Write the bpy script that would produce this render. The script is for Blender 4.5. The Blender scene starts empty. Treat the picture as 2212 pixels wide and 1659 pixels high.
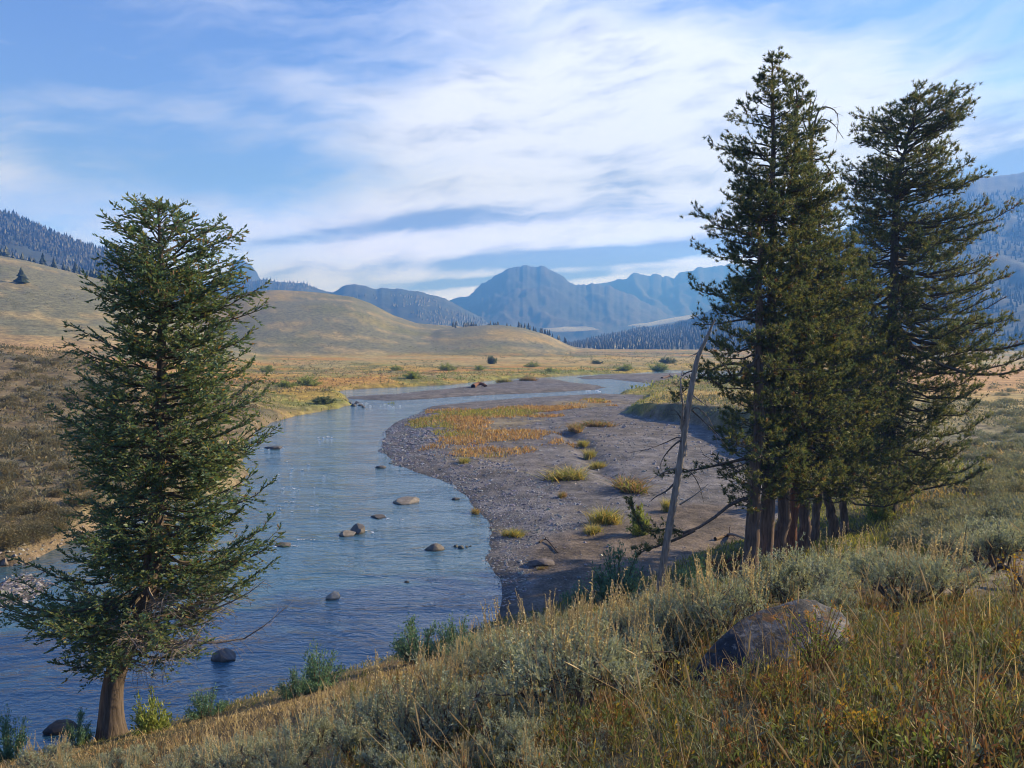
import bpy, math
import numpy as np

rng = np.random.default_rng(11)
R_ = math.radians
SC = bpy.context.scene
COL = SC.collection

# ---------------------------------------------------------------- camera, world, sun, exposure
CAM_H = 11.0                      # metres above the river
F = 1736.8                        # focal length for a picture 2212 units wide
PITCH = math.atan((829.5 - 742.0) / F)
cam_d = bpy.data.cameras.new('camera')
cam = bpy.data.objects.new('camera', cam_d)
COL.objects.link(cam)
cam.location = (0, 0, CAM_H)
cam.rotation_euler = (math.pi / 2 - PITCH, 0, 0)
cam_d.sensor_width = 36.0
cam_d.lens = 36.0 * F / 2212.0
cam_d.clip_start = 0.05
cam_d.clip_end = 40000
SC.camera = cam

SUN_EL, SUN_AZ = R_(26), R_(71)   # azimuth clockwise from +Y (the view direction)
SC.view_settings.view_transform = 'Standard'
SC.view_settings.look = 'None'
SC.view_settings.exposure = 0.8
SC.view_settings.gamma = 1.0
SC.view_settings.use_curve_mapping = False
SC.render.engine = 'CYCLES'
cy = SC.cycles
cy.use_denoising = True
cy.pixel_filter_type = 'BLACKMAN_HARRIS'
cy.filter_width = 1.05
cy.max_bounces = 5
cy.diffuse_bounces = 2
cy.glossy_bounces = 2
cy.transmission_bounces = 3
cy.transparent_max_bounces = 6
cy.volume_bounces = 0
cy.caustics_reflective = False
cy.caustics_refractive = False
cy.sample_clamp_indirect = 4.0

sun_d = bpy.data.lights.new('sun', 'SUN')
sun_d.energy = 4.8
sun_d.angle = R_(0.6)
sun_d.color = (1.0, 0.87, 0.69)
sun = bpy.data.objects.new('sun', sun_d)
COL.objects.link(sun)
sun.rotation_euler = (math.pi / 2 - SUN_EL, 0, math.pi - SUN_AZ)
sun.location = (60, 45, 60)


class NT:
    """small helper for building node trees"""
    def __init__(s, tree):
        s.t = tree
        s.n = tree.nodes
        s.l = tree.links

    def new(s, typ, **kw):
        nd = s.n.new(typ)
        for k, v in kw.items():
            setattr(nd, k, v)
        return nd

    def put(s, sock, v):
        if v is None:
            return
        if hasattr(v, 'is_output'):
            s.l.new(v, sock)
        elif isinstance(v, (tuple, list)):
            v = tuple(v)
            if sock.type == 'RGBA' and len(v) == 3:
                v = v + (1.0,)
            sock.default_value = v
        else:
            sock.default_value = v

    def m(s, op, a, b=None, c=None, clamp=False):
        nd = s.new('ShaderNodeMath', operation=op, use_clamp=clamp)
        for i, v in enumerate((a, b, c)):
            s.put(nd.inputs[i], v)
        return nd.outputs[0]

    def mixc(s, f, a, b, blend='MIX'):
        nd = s.new('ShaderNodeMix', data_type='RGBA', blend_type=blend)
        s.put(nd.inputs[0], f)
        s.put(nd.inputs[6], a)
        s.put(nd.inputs[7], b)
        return nd.outputs[2]

    def noise(s, vec, scale, detail=4, rough=0.55, dist=0.0):
        nd = s.new('ShaderNodeTexNoise')
        s.put(nd.inputs['Vector'], vec)
        nd.inputs['Scale'].default_value = scale
        nd.inputs['Detail'].default_value = detail
        nd.inputs['Roughness'].default_value = rough
        nd.inputs['Distortion'].default_value = dist
        return nd.outputs[0]

    def sstep(s, v, lo, hi, to0=0.0, to1=1.0):
        nd = s.new('ShaderNodeMapRange', interpolation_type='SMOOTHSTEP')
        s.put(nd.inputs[0], v)
        s.put(nd.inputs[1], lo)
        s.put(nd.inputs[2], hi)
        s.put(nd.inputs[3], to0)
        s.put(nd.inputs[4], to1)
        return nd.outputs[0]

    def comb(s, x, y, z):
        nd = s.new('ShaderNodeCombineXYZ')
        for i, v in enumerate((x, y, z)):
            s.put(nd.inputs[i], v)
        return nd.outputs[0]


world = bpy.data.worlds.new('World')
SC.world = world
world.use_nodes = True
w = NT(world.node_tree)
w.n.clear()
wo = w.new('ShaderNodeOutputWorld')
bg = w.new('ShaderNodeBackground')
w.l.new(bg.outputs[0], wo.inputs[0])
bg.inputs[1].default_value = 0.12
sky = w.new('ShaderNodeTexSky', sky_type='NISHITA')
sky.sun_disc = False
sky.sun_elevation = SUN_EL
sky.sun_rotation = SUN_AZ
sky.altitude = 2000
sky.air_density = 1.0
sky.dust_density = 0.1
sky.ozone_density = 3.0
tc = w.new('ShaderNodeTexCoord')
sp = w.new('ShaderNodeSeparateXYZ')
w.l.new(tc.outputs['Generated'], sp.inputs[0])
dx, dy, dz = sp.outputs
az = w.m('ARCTAN2', dx, dy)                     # 0 = view axis, + to the right
el = w.m('ARCSINE', dz)
# cloud deck coordinates (streaks run nearly level, rising gently to the right)
tilt = w.m('MULTIPLY_ADD', az, -0.10, el)
warp = w.noise(w.comb(az, tilt, 0.0), 5.0, 3)
wz = w.m('MULTIPLY_ADD', w.m('SUBTRACT', warp, 0.5), 0.075, tilt)
n_big = w.noise(w.comb(w.m('MULTIPLY', az, 2.6), w.m('MULTIPLY', wz, 8.0), 1.7), 1.0, 7, 0.56, 0.05)
n_fine = w.noise(w.comb(w.m('MULTIPLY', az, 9.0), w.m('MULTIPLY', wz, 40.0), 5.2), 1.0, 7, 0.58, 0.08)


def blob(u, v, su, sv, amp, rot=0.0):
    """soft mass of cloud about a direction of the sky (azimuth / elevation)"""
    a0 = math.atan((u - 1106) / F)
    e0 = math.atan((829.5 - v) / F * math.cos(a0)) - PITCH * math.cos(a0)
    c, s_ = math.cos(rot), math.sin(rot)
    da = w.m('SUBTRACT', az, a0)
    de = w.m('SUBTRACT', el, e0)
    p = w.m('ADD', w.m('MULTIPLY', da, c * F / su), w.m('MULTIPLY', de, s_ * F / su))
    q = w.m('ADD', w.m('MULTIPLY', da, -s_ * F / sv), w.m('MULTIPLY', de, c * F / sv))
    g = w.m('EXPONENT', w.m('MULTIPLY', w.m('ADD', w.m('MULTIPLY', p, p), w.m('MULTIPLY', q, q)), -1.0))
    return w.m('MULTIPLY', g, amp)


def total(vals):
    t = vals[0]
    for v in vals[1:]:
        t = w.m('ADD', t, v)
    return t


cover = total([
    blob(1330, 330, 620, 200, 0.85, 0.20),
    blob(1250, 120, 420, 150, 0.48, 0.30),
    blob(1080, 500, 650, 75, 0.50, 0.03),
    blob(1950, 300, 520, 120, 0.62, 0.0),
    blob(480, 265, 420, 60, 0.30, -0.05),
    blob(640, 170, 300, 45, 0.20, -0.12),
    blob(0, 400, 220, 70, 0.34, -0.1),
    blob(640, 20, 420, 60, 0.26, 0.0),
    blob(-60, 220, 180, 50, 0.20, 0.0),
    blob(1300, 610, 560, 60, 0.42, 0.05),
    w.m('MULTIPLY', w.m('EXPONENT', w.m('MULTIPLY', w.m('POWER', w.m('MULTIPLY', w.m('SUBTRACT', el, 0.06), 22.0), 2.0), -1.0)), 0.62),
    blob(3400, 300, 1000, 400, 0.55, 0.0),
    blob(-1900, 350, 900, 250, 0.45, 0.0),
])
dens = w.m('ADD', w.m('ADD', cover, w.m('MULTIPLY', w.m('SUBTRACT', n_big, 0.5), 1.9)),
           w.m('MULTIPLY', w.m('SUBTRACT', n_fine, 0.5), 0.8))
cl_f = w.m('MULTIPLY', w.sstep(dens, 0.10, 0.95), 0.95)
# thick grey-blue undersides: low bars of cloud near the mountains and over the right slope
grey = total([
    blob(1340, 550, 380, 17, 2.2, 0.05),
    blob(1100, 605, 260, 11, 1.5, 0.06),
    blob(740, 505, 230, 16, 0.95, 0.16),
    blob(1000, 470, 280, 18, 0.6, 0.03),
    blob(2250, 345, 260, 40, 1.6, 0.18),
    blob(1500, 455, 330, 22, 0.45, -0.02),
    blob(1450, 390, 330, 24, 0.35, 0.0),
    blob(2150, 250, 160, 26, 0.5, 0.0),
])
grey = w.m('ADD', grey, w.m('MULTIPLY', w.m('SUBTRACT', n_fine, 0.5), 2.3))
gf = w.sstep(grey, -0.10, 0.95)
cl_col = w.mixc(gf, (5.2, 5.6, 7.2), (1.35, 1.9, 3.5))
cl_f = w.m('MAXIMUM', cl_f, w.m('MULTIPLY', w.sstep(grey, 0.30, 0.85), 0.88))
fade = w.sstep(el, -0.02, 0.03)
skyc = w.mixc(1.0, sky.outputs[0], (0.92, 0.97, 1.27), 'MULTIPLY')
out = w.mixc(w.m('MULTIPLY', cl_f, fade), skyc, cl_col)
# the air near the horizon is brighter all the way round
lowf = w.sstep(el, 0.02, 0.20, 1.0, 0.0)
glow = w.comb(w.m('MULTIPLY_ADD', lowf, 0.65, 1.0), w.m('MULTIPLY_ADD', lowf, 0.80, 1.0), w.m('MULTIPLY_ADD', lowf, 2.9, 1.0))
out = w.mixc(1.0, out, glow, 'MULTIPLY')
w.l.new(out, bg.inputs[0])

# ---------------------------------------------------------------- helpers
CP, SP_ = math.cos(PITCH), math.sin(PITCH)


def ray(u, v):
    """world direction of a picture point, scaled so that y = 1"""
    a = (u - 1106.0) / F
    b = -(v - 829.5) / F
    y = CP + b * SP_
    return a / y, (b * CP - SP_) / y


def at(u, v, d):
    t, s = ray(u, v)
    return np.array((t * d, d, CAM_H + s * d))


def on_plane(u, v, z=0.0):
    t, s = ray(u, v)
    d = (z - CAM_H) / s
    return np.array((t * d, d))


def _hash(ix, iy, seed):
    h = (ix.astype(np.int64) * 374761393 + iy.astype(np.int64) * 668265263 + seed * 974634777) & 0xFFFFFFFF
    h = ((h ^ (h >> 13)) * 1274126177) & 0xFFFFFFFF
    h = h ^ (h >> 16)
    return (h & 0xFFFF) / 65535.0


def vnoise(x, y, seed=0):
    ix, iy = np.floor(x), np.floor(y)
    fx, fy = x - ix, y - iy
    fx = fx * fx * fx * (fx * (fx * 6 - 15) + 10)
    fy = fy * fy * fy * (fy * (fy * 6 - 15) + 10)
    ix = ix.astype(np.int64); iy = iy.astype(np.int64)
    a = _hash(ix, iy, seed); b = _hash(ix + 1, iy, seed)
    c = _hash(ix, iy + 1, seed); d = _hash(ix + 1, iy + 1, seed)
    return (a * (1 - fx) + b * fx) * (1 - fy) + (c * (1 - fx) + d * fx) * fy


def fbm(x, y, sc, oct_=4, seed=0, gain=0.5):
    """about 0..1, mean 0.5"""
    t = 0.0; a = 1.0; n = 0.0
    x = np.asarray(x, float) / sc; y = np.asarray(y, float) / sc
    for i in range(oct_):
        t = t + a * vnoise(x + 17.3 * i, y - 9.1 * i, seed + i)
        n += a; a *= gain
        x, y = x * 1.93 + 0.62 * y, y * 1.93 - 0.62 * x
    return t / n


def ss(x, lo, hi):
    t = np.clip((np.asarray(x, float) - lo) / (hi - lo), 0, 1)
    return t * t * (3 - 2 * t)


def poly_sd(x, y, poly):
    """signed distance to a polygon, positive inside"""
    x = np.asarray(x, float); y = np.asarray(y, float)
    P = np.asarray(poly, float)
    d2 = np.full(x.shape, 1e18); ins = np.zeros(x.shape, bool)
    for i in range(len(P)):
        ax, ay = P[i - 1]; bx, by = P[i]
        ex, ey = bx - ax, by - ay
        L = ex * ex + ey * ey + 1e-12
        t = np.clip(((x - ax) * ex + (y - ay) * ey) / L, 0, 1)
        d2 = np.minimum(d2, (x - ax - t * ex) ** 2 + (y - ay - t * ey) ** 2)
        cr = ((ay > y) != (by > y)) & (x < (bx - ax) * (y - ay) / (by - ay + 1e-18) + ax)
        ins ^= cr
    d = np.sqrt(d2)
    return np.where(ins, d, -d)


def line_d(x, y, pts):
    """distance to a polyline"""
    x = np.asarray(x, float); y = np.asarray(y, float)
    d2 = np.full(x.shape, 1e18)
    for (ax, ay), (bx, by) in zip(pts[:-1], pts[1:]):
        ex, ey = bx - ax, by - ay
        t = np.clip(((x - ax) * ex + (y - ay) * ey) / (ex * ex + ey * ey + 1e-12), 0, 1)
        d2 = np.minimum(d2, (x - ax - t * ex) ** 2 + (y - ay - t * ey) ** 2)
    return np.sqrt(d2)


def make_mesh(name, V, faces, mats, col=None, smooth=False, mat_idx=None):
    """V (n,3); faces: an (m,3) or (m,4) array; col: per-vertex rgb"""
    V = np.ascontiguousarray(V, np.float32)
    faces = np.ascontiguousarray(faces, np.int32)
    me = bpy.data.meshes.new(name)
    k = faces.shape[1]; nf = len(faces)
    me.vertices.add(len(V)); me.vertices.foreach_set('co', V.ravel())
    me.loops.add(nf * k); me.loops.foreach_set('vertex_index', faces.ravel())
    me.polygons.add(nf)
    me.polygons.foreach_set('loop_start', np.arange(0, nf * k, k, dtype=np.int32))
    me.polygons.foreach_set('loop_total', np.full(nf, k, np.int32))
    if mat_idx is not None:
        me.polygons.foreach_set('material_index', np.ascontiguousarray(mat_idx, np.int32))
    me.polygons.foreach_set('use_smooth', np.full(nf, bool(smooth)))
    if col is not None:
        ca = me.color_attributes.new('tint', 'FLOAT_COLOR', 'POINT')
        c4 = np.ones((len(V), 4), np.float32); c4[:, :3] = col
        ca.data.foreach_set('color', c4.ravel())
    for m_ in (mats if isinstance(mats, (list, tuple)) else [mats]):
        me.materials.append(m_)
    me.update(calc_edges=True)
    return me


def link(name, me, loc=(0, 0, 0), rot=(0, 0, 0), scale=1.0, parent=None, label=None, cat=None, group=None, kind=None):
    o = bpy.data.objects.new(name, me)
    COL.objects.link(o)
    o.location = tuple(float(c) for c in loc)
    o.rotation_euler = tuple(float(c) for c in rot)
    o.scale = (scale,) * 3 if np.isscalar(scale) else tuple(float(c) for c in scale)
    if parent is not None:
        o.parent = parent
    for k, v in (('label', label), ('category', cat), ('group', group), ('kind', kind)):
        if v:
            o[k] = v
    return o


class Acc:
    """collects triangles with a colour per vertex"""
    def __init__(s):
        s.V = []; s.T = []; s.C = []; s.n = 0

    def add(s, V, T, col):
        V = np.asarray(V, float).reshape(-1, 3)
        s.V.append(V); s.T.append(np.asarray(T, np.int64).reshape(-1, 3) + s.n)
        c = np.asarray(col, float)
        s.C.append(np.broadcast_to(c, (len(V), 3)) if c.ndim == 1 else c)
        s.n += len(V)

    def tube(s, pts, rad, sides=5, col=(.1, .1, .1)):
        P = np.asarray(pts, float); n = len(P)
        r = np.broadcast_to(np.asarray(rad, float), (n,))
        T = np.gradient(P, axis=0); T /= np.linalg.norm(T, axis=1)[:, None] + 1e-9
        ref = np.array((0.31, 0.95, 0.05)) if abs(T[0, 2]) > 0.6 else np.array((0.02, 0.03, 1.0))
        A = np.cross(T, ref); A /= np.linalg.norm(A, axis=1)[:, None] + 1e-9
        B = np.cross(T, A)
        a = np.arange(sides) * 2 * math.pi / sides
        V = P[:, None] + (A[:, None] * np.cos(a)[None, :, None] + B[:, None] * np.sin(a)[None, :, None]) * r[:, None, None]
        i = np.arange(n - 1)[:, None] * sides; j = np.arange(sides)[None]; k = (j + 1) % sides
        q = np.stack((i + j, i + k, i + sides + k, i + sides + j), -1).reshape(-1, 4)
        s.add(V.reshape(-1, 3), np.concatenate((q[:, [0, 1, 2]], q[:, [0, 2, 3]])), col)

    def mesh(s, name, mats, smooth=False):
        return make_mesh(name, np.concatenate(s.V), np.concatenate(s.T), mats, np.concatenate(s.C), smooth)


def unit(v):
    v = np.asarray(v, float)
    return v / (np.linalg.norm(v, axis=-1, keepdims=True) + 1e-9)


# ---------------------------------------------------------------- materials
def material(name):
    m_ = bpy.data.materials.new(name)
    m_.use_nodes = True
    t = NT(m_.node_tree)
    t.n.clear()
    o = t.new('ShaderNodeOutputMaterial')
    return m_, t, o


def leaf_mat(name, trans=0.35, rough=0.55, spec=0.25, boost=1.25):
    """leaf colour from the mesh; a share of the light passes through"""
    m_, t, o = material(name)
    a = t.new('ShaderNodeAttribute', attribute_name='tint')
    p = t.new('ShaderNodeBsdfPrincipled')
    t.l.new(a.outputs[0], p.inputs['Base Color'])
    p.inputs['Roughness'].default_value = rough
    p.inputs['Specular IOR Level'].default_value = spec
    tr = t.new('ShaderNodeBsdfTranslucent')
    t.l.new(t.mixc(1.0, a.outputs[0], (boost, boost * 0.97, boost * 0.62), 'MULTIPLY'), tr.inputs[0])
    mx = t.new('ShaderNodeMixShader')
    mx.inputs[0].default_value = trans
    t.l.new(p.outputs[0], mx.inputs[1]); t.l.new(tr.outputs[0], mx.inputs[2])
    t.l.new(mx.outputs[0], o.inputs[0])
    return m_


def tint_mat(name, rough=0.85, spec=0.2, nscale=6.0, namp=0.5, bump=0.0, bscale=20.0, stretch=(1, 1, 1), obj=True):
    """rough solid: colour from the mesh broken up by noise"""
    m_, t, o = material(name)
    a = t.new('ShaderNodeAttribute', attribute_name='tint')
    c = t.new('ShaderNodeTexCoord')
    mp = t.new('ShaderNodeMapping')
    mp.inputs['Scale'].default_value = stretch
    t.l.new(c.outputs['Object'], mp.inputs[0])
    n = t.noise(mp.outputs[0], nscale, 6, 0.6)
    f = t.sstep(n, 0.25, 0.75, 1 - namp, 1 + namp)
    g = t.comb(f, f, f)
    p = t.new('ShaderNodeBsdfPrincipled')
    t.l.new(t.mixc(1.0, a.outputs[0], g, 'MULTIPLY'), p.inputs['Base Color'])
    p.inputs['Roughness'].default_value = rough
    p.inputs['Specular IOR Level'].default_value = spec
    if bump:
        b = t.new('ShaderNodeBump')
        b.inputs['Strength'].default_value = 0.9
        b.inputs['Distance'].default_value = bump
        t.l.new(t.noise(mp.outputs[0], bscale, 6, 0.65), b.inputs['Height'])
        t.l.new(b.outputs[0], p.inputs['Normal'])
    t.l.new(p.outputs[0], o.inputs[0])
    return m_
# ---------------------------------------------------------------- the lie of the land
def outline(uv, z=0.0):
    return np.array([on_plane(u, v, z) for u, v in uv])


LOW = outline([(-1500, 1500), (-500, 1335), (-200, 1275), (0, 1235), (70, 1225), (160, 1180), (300, 1120), (450, 1075), (548, 1048),
               (562, 1018), (548, 985), (572, 932), (600, 914), (640, 902), (690, 892), (730, 886), (768, 876), (760, 866), (742, 858),
               (735, 848), (760, 842), (809, 839), (880, 836), (974, 832), (1106, 818), (1187, 815), (1272, 810), (1395, 805), (1440, 800),
               (1560, 802), (1720, 800), (1730, 822), (1560, 826), (1450, 822), (1395, 830), (1400, 836), (1360, 842), (1331, 850), (1345, 856), (1390, 858),
               (1384, 871), (1362, 888), (1345, 903), (1400, 915), (1513, 930), (1590, 965), (1650, 1010), (1690, 1060), (1700, 1120),
               (1640, 1172), (1560, 1195), (1480, 1220), (1400, 1255), (1330, 1290), (1250, 1312), (1180, 1332), (1100, 1352), (1035, 1372),
               (850, 1440), (700, 1480), (600, 1512), (400, 1558), (250, 1585), (100, 1612), (-100, 1640), (-500, 1720), (-1500, 1850)])
BAR = outline([(905, 893), (914, 885), (935, 877), (1000, 870), (1076, 864), (1193, 856), (1293, 851), (1350, 853), (1500, 850), (1900, 900), (1900, 1200),
               (1500, 1420), (1100, 1450), (1040, 1364), (1062, 1345), (1082, 1318), (1091, 1275), (1085, 1250), (1052, 1222), (1042, 1205), (1060, 1185),
               (1062, 1150), (1048, 1122), (1022, 1092), (1004, 1068), (980, 1048), (940, 1032), (900, 1020), (850, 1001), (826, 976), (829, 946), (850, 915)])
ISLAND = outline([(752, 861), (840, 866), (920, 862), (1040, 854), (1180, 848), (1285, 842), (1308, 837), (1285, 831), (1230, 826), (1205, 820), (1180, 817),
                  (1110, 822), (1070, 829), (1000, 836), (950, 842), (900, 846), (840, 853), (752, 857)])
SPIT = outline([(1246, 815), (1290, 811), (1400, 808), (1480, 806), (1520, 808), (1500, 816), (1498, 822), (1440, 826), (1400, 828), (1345, 822), (1320, 819), (1262, 819)])
LBAR = outline([(-500, 1300), (-60, 1278), (60, 1240), (110, 1262), (60, 1300), (-20, 1322), (-500, 1400)])
SAND = outline([(1135, 1180), (1200, 1150), (1300, 1140), (1420, 1090), (1600, 1090), (1640, 1180), (1400, 1300), (1100, 1370), (1095, 1290), (1150, 1250)], 0.4)
PATCH = outline([(880, 905), (905, 890), (960, 880), (1040, 886), (1110, 876), (1180, 870), (1300, 863), (1322, 872), (1290, 880), (1210, 893), (1165, 905),
                 (1150, 925), (1175, 950), (1130, 966), (1075, 960), (1045, 990), (1000, 1005), (965, 985), (935, 950), (890, 930)], 0.5)
STEP = [on_plane(u, v, 0.5) for u, v in ((1222, 935), (1245, 950), (1270, 990), (1300, 1018), (1340, 1040))]

# heights known at points of the near ground: (picture u, v, metres ahead)
_uvd = [(2212, 1659, 3.2), (1900, 1659, 3.6), (1500, 1659, 4.4), (1100, 1659, 5.9), (740, 1659, 8.0), (350, 1659, 12), (0, 1659, 16),
        (1500, 1530, 5.9), (1660, 1450, 7), (1840, 1360, 8.6), (2212, 1500, 4.6), (2212, 1340, 9), (2000, 1335, 9.8), (1700, 1330, 11), (1500, 1400, 9.5),
        (1300, 1560, 7), (1150, 1520, 8.6), (1000, 1570, 8.6), (900, 1610, 8.8), (600, 1640, 10.5), (1380, 1330, 15), (1200, 1400, 13),
        (850, 1480, 12.5), (600, 1540, 14.5), (400, 1582, 16.5), (245, 1592, 19.4), (60, 1625, 19.5), (1040, 1430, 14), (1300, 1350, 18),
        (1425, 1287, 28.3), (1622, 1242, 31), (1655, 1228, 31.5), (1700, 1200, 33.5), (1738, 1192, 34), (1755, 1166, 36), (1808, 1162, 36.5), (1826, 1148, 37.5), (1918, 1106, 41),
        (1850, 1250, 20), (2000, 1250, 16), (2150, 1320, 10.5), (2212, 1250, 14), (2212, 1150, 24), (2000, 1150, 30), (2212, 1050, 38), (2100, 1000, 54), (2212, 960, 62), (2212, 870, 110),
        (1500, 905, 82), (1420, 872, 110), (1600, 880, 100), (1700, 860, 120), (1900, 860, 120),
        (0, 1150, 41), (0, 1000, 56), (0, 900, 75), (0, 800, 95), (0, 752, 115), (120, 762, 115), (200, 950, 70), (200, 850, 90), (230, 790, 112), (350, 812, 130), (500, 843, 150),
        (150, 1100, 46), (-300, 1150, 41), (-300, 950, 58), (-300, 745, 100), (540, 890, 110), (620, 882, 125), (560, 950, 92)]
_ctl = [at(*q) for q in _uvd]
_ctl += [np.array(q, float) for q in ((0, 0, 9.35), (3, 0, 10.0), (-3, 0, 8.3), (0, -6, 11), (7, -4, 12), (-8, -4, 8), (10, 4, 10.2), (60, 100, 3.2), (30, 130, 2.2), (110, 60, 6), (120, 160, 4),
                                      (-80, 150, 8), (-120, 130, 10), (-40, 160, 2.2), (0, 170, 1.6), (60, 170, 2), (-60, 20, 2.0), (-60, -20, 5), (60, 20, 8), (45, 45, 5.5))]
_ctl = np.array(_ctl)


def _tps(d2):
    return 0.5 * d2 * np.log(d2 + 1e-9)


_n = len(_ctl)
_d2 = ((_ctl[:, None, :2] - _ctl[None, :, :2]) ** 2).sum(-1)
_K = np.zeros((_n + 3, _n + 3))
_K[:_n, :_n] = _tps(_d2) + np.eye(_n) * 0.4
_K[:_n, _n] = 1; _K[:_n, _n + 1:] = _ctl[:, :2]
_K[_n:, :_n] = _K[:_n, _n:].T
_W = np.linalg.solve(_K, np.concatenate((_ctl[:, 2], np.zeros(3))))


def tps(x, y):
    s = _W[_n] + _W[_n + 1] * x + _W[_n + 2] * y
    for (cx, cy_, _z), wgt in zip(_ctl, _W[:_n]):
        s = s + wgt * _tps((x - cx) ** 2 + (y - cy_) ** 2)
    return s


def skyline(uv):
    t = []; e = []
    for u, v in uv:
        a, s = ray(u, v)
        t.append(a); e.append(s)
    return np.array(t), np.array(e)


def ridge_h(x, y, sky, R, rf, z0, lin=0.5):
    """a rounded hill whose top, R metres ahead, makes the given skyline"""
    t, e = sky
    yy = np.maximum(y, 1.0)
    zc = CAM_H + np.interp(x / yy, t, e) * R
    s = np.clip((yy - rf) / (R - rf), 0, 1)
    p = (s * s * (3 - 2 * s)) * (1 - lin) + s * lin
    back = 1 - 0.5 * ss(yy, R, R * 2.2)
    return z0 + (zc - z0) * p * back


SKY_LEFT = skyline([(-1400, 560), (-600, 545), (-300, 545), (0, 553), (60, 563), (130, 581), (230, 606), (300, 640), (400, 690), (470, 730), (560, 752), (700, 757), (5000, 790)])
SKY_MID = skyline([(-2000, 745), (100, 720), (300, 668), (420, 645), (490, 639), (540, 628), (600, 626), (700, 632), (760, 640), (800, 654), (850, 680), (900, 697), (960, 703), (1000, 706), (1050, 716),
                   (1100, 735), (1180, 750), (1260, 757), (5000, 780)])
SKY_LOBE = skyline([(-2000, 770), (700, 760), (850, 735), (950, 712), (1000, 706), (1050, 702), (1085, 702), (1130, 708), (1180, 722), (1208, 735), (1225, 744), (1245, 752), (1290, 758), (5000, 780)])


def land_all(x, y):
    x = np.asarray(x, float); y = np.asarray(y, float)
    r = np.hypot(x, y)
    floor = 0.95 + 0.5 * (fbm(x, y, 90, 3, 3) - 0.5) + 0.0006 * np.clip(r - 300, 0, 3000)
    near = np.where(r < 330, tps(np.clip(x, -330, 330), np.clip(y, -330, 330)), 0)
    near = np.clip(near, 0.7, 14)
    k = ss(r, 150, 300)
    z = near * (1 - k) + floor * k
    front = y > 1
    h1 = ridge_h(x, y, SKY_LEFT, 640, 170, 0.3)
    h2 = ridge_h(x, y, SKY_MID, 1000, 430, 0.5, 0.7)
    h3 = ridge_h(x, y, SKY_LOBE, 800, 450, 0.5, 0.6)
    g = 1.0 * (fbm(x, y, 130, 4, 21) - 0.5)
    for h, amp, rr in ((h1, 7, 640), (h2, 9, 1000), (h3, 6, 800)):
        hh = h + g * amp * ss(h, 3, 25) * (1 - 0.75 * ss(y, rr * 0.7, rr))
        z = np.where(front, np.maximum(z, hh), z)
    return z


def ground_parts(x, y):
    """height, plus the pieces used for colouring"""
    x = np.asarray(x, float); y = np.asarray(y, float)
    r = np.hypot(x, y)
    z = land_all(x, y)
    # small unevenness of grassy ground
    z = z + (fbm(x, y, 3.0, 4, 40) - 0.5) * 0.35 * ss(r, 1, 12) * (1 - ss(r, 200, 600))
    sl = np.full(x.shape, -1e3); sb = np.full(x.shape, -1e3)
    m = (r < 420) & (y > -20)
    wob = (fbm(x[m], y[m], 2.2, 3, 60) - 0.5) * 0.9
    scale = np.clip(y[m] / 60.0, 0.5, 2.0)
    sl[m] = poly_sd(x[m], y[m], LOW) + wob * scale
    b = np.full(m.sum(), -1e3)
    for P in (BAR, ISLAND, SPIT, LBAR):
        b = np.maximum(b, poly_sd(x[m], y[m], P))
    sb[m] = b + wob * scale * 0.8
    zb = np.where(sb > 0, np.minimum(0.10 * sb, 0.35 + 0.012 * sb), np.maximum(0.12 * sb, -0.9))
    zb = np.minimum(zb, 0.9) + (fbm(x, y, 1.1, 3, 70) - 0.5) * 0.16 * ss(sb, 0.3, 3)
    if m.any():
        ds = line_d(x[m], y[m], STEP)
        right = np.zeros(m.sum())
        for (ax, ay), (bx, by) in zip(STEP[:-1], STEP[1:]):
            t = np.clip(((x[m] - ax) * (bx - ax) + (y[m] - ay) * (by - ay)) / ((bx - ax) ** 2 + (by - ay) ** 2), 0, 1)
            dd = np.hypot(x[m] - ax - t * (bx - ax), y[m] - ay - t * (by - ay))
            s = (bx - ax) * (y[m] - ay) - (by - ay) * (x[m] - ax)
            right = np.where(dd <= ds + 1e-6, np.sign(s), right)
        zb[m] -= np.where(right > 0, 0.0, 0.0) + np.clip(zb[m] - .08, 0, .55) * np.exp(-(ds / 1.1) ** 2)
    lowbank = 0.55 + 0.055 * np.clip(-sl, 0, 500) + (fbm(x, y, 9, 3, 75) - .5) * .5
    z = np.where((y > 120) & (sl > -60), np.minimum(z, lowbank + 12 * (1 - ss(y, 120, 165))), z)
    bankw = 1.6 + 1.5 * fbm(x, y, 6, 2, 80)
    k = ss(-sl, -0.1, bankw)
    zz = np.where(sl > -6, zb * (1 - k) + np.maximum(z, 0.5) * k, z)
    zz = np.where((sl > 0), np.minimum(zz, np.maximum(zb, -0.9)), zz)
    return zz, sl, sb, r


def ground_z(x, y):
    x = np.atleast_1d(np.asarray(x, float)); y = np.atleast_1d(np.asarray(y, float))
    return ground_parts(x, y)[0]


_tt = np.concatenate((np.geomspace(1.5, 60, 500), np.geomspace(60.3, 3500, 500)))


def hit(u, v):
    """the ground point seen at (u, v)"""
    t, s = ray(u, v)
    x = t * _tt; y = _tt; z = CAM_H + s * _tt
    g = ground_z(x, y)
    i = int(np.argmax(z < g))
    if i == 0:
        i = len(_tt) - 1
    a, b = (CAM_H + s * _tt[i - 1]) - g[i - 1], (CAM_H + s * _tt[i]) - g[i]
    d = _tt[i - 1] + (_tt[i] - _tt[i - 1]) * a / (a - b + 1e-12)
    return np.array((t * d, d, float(ground_z(t * d, d)[0])))


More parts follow.
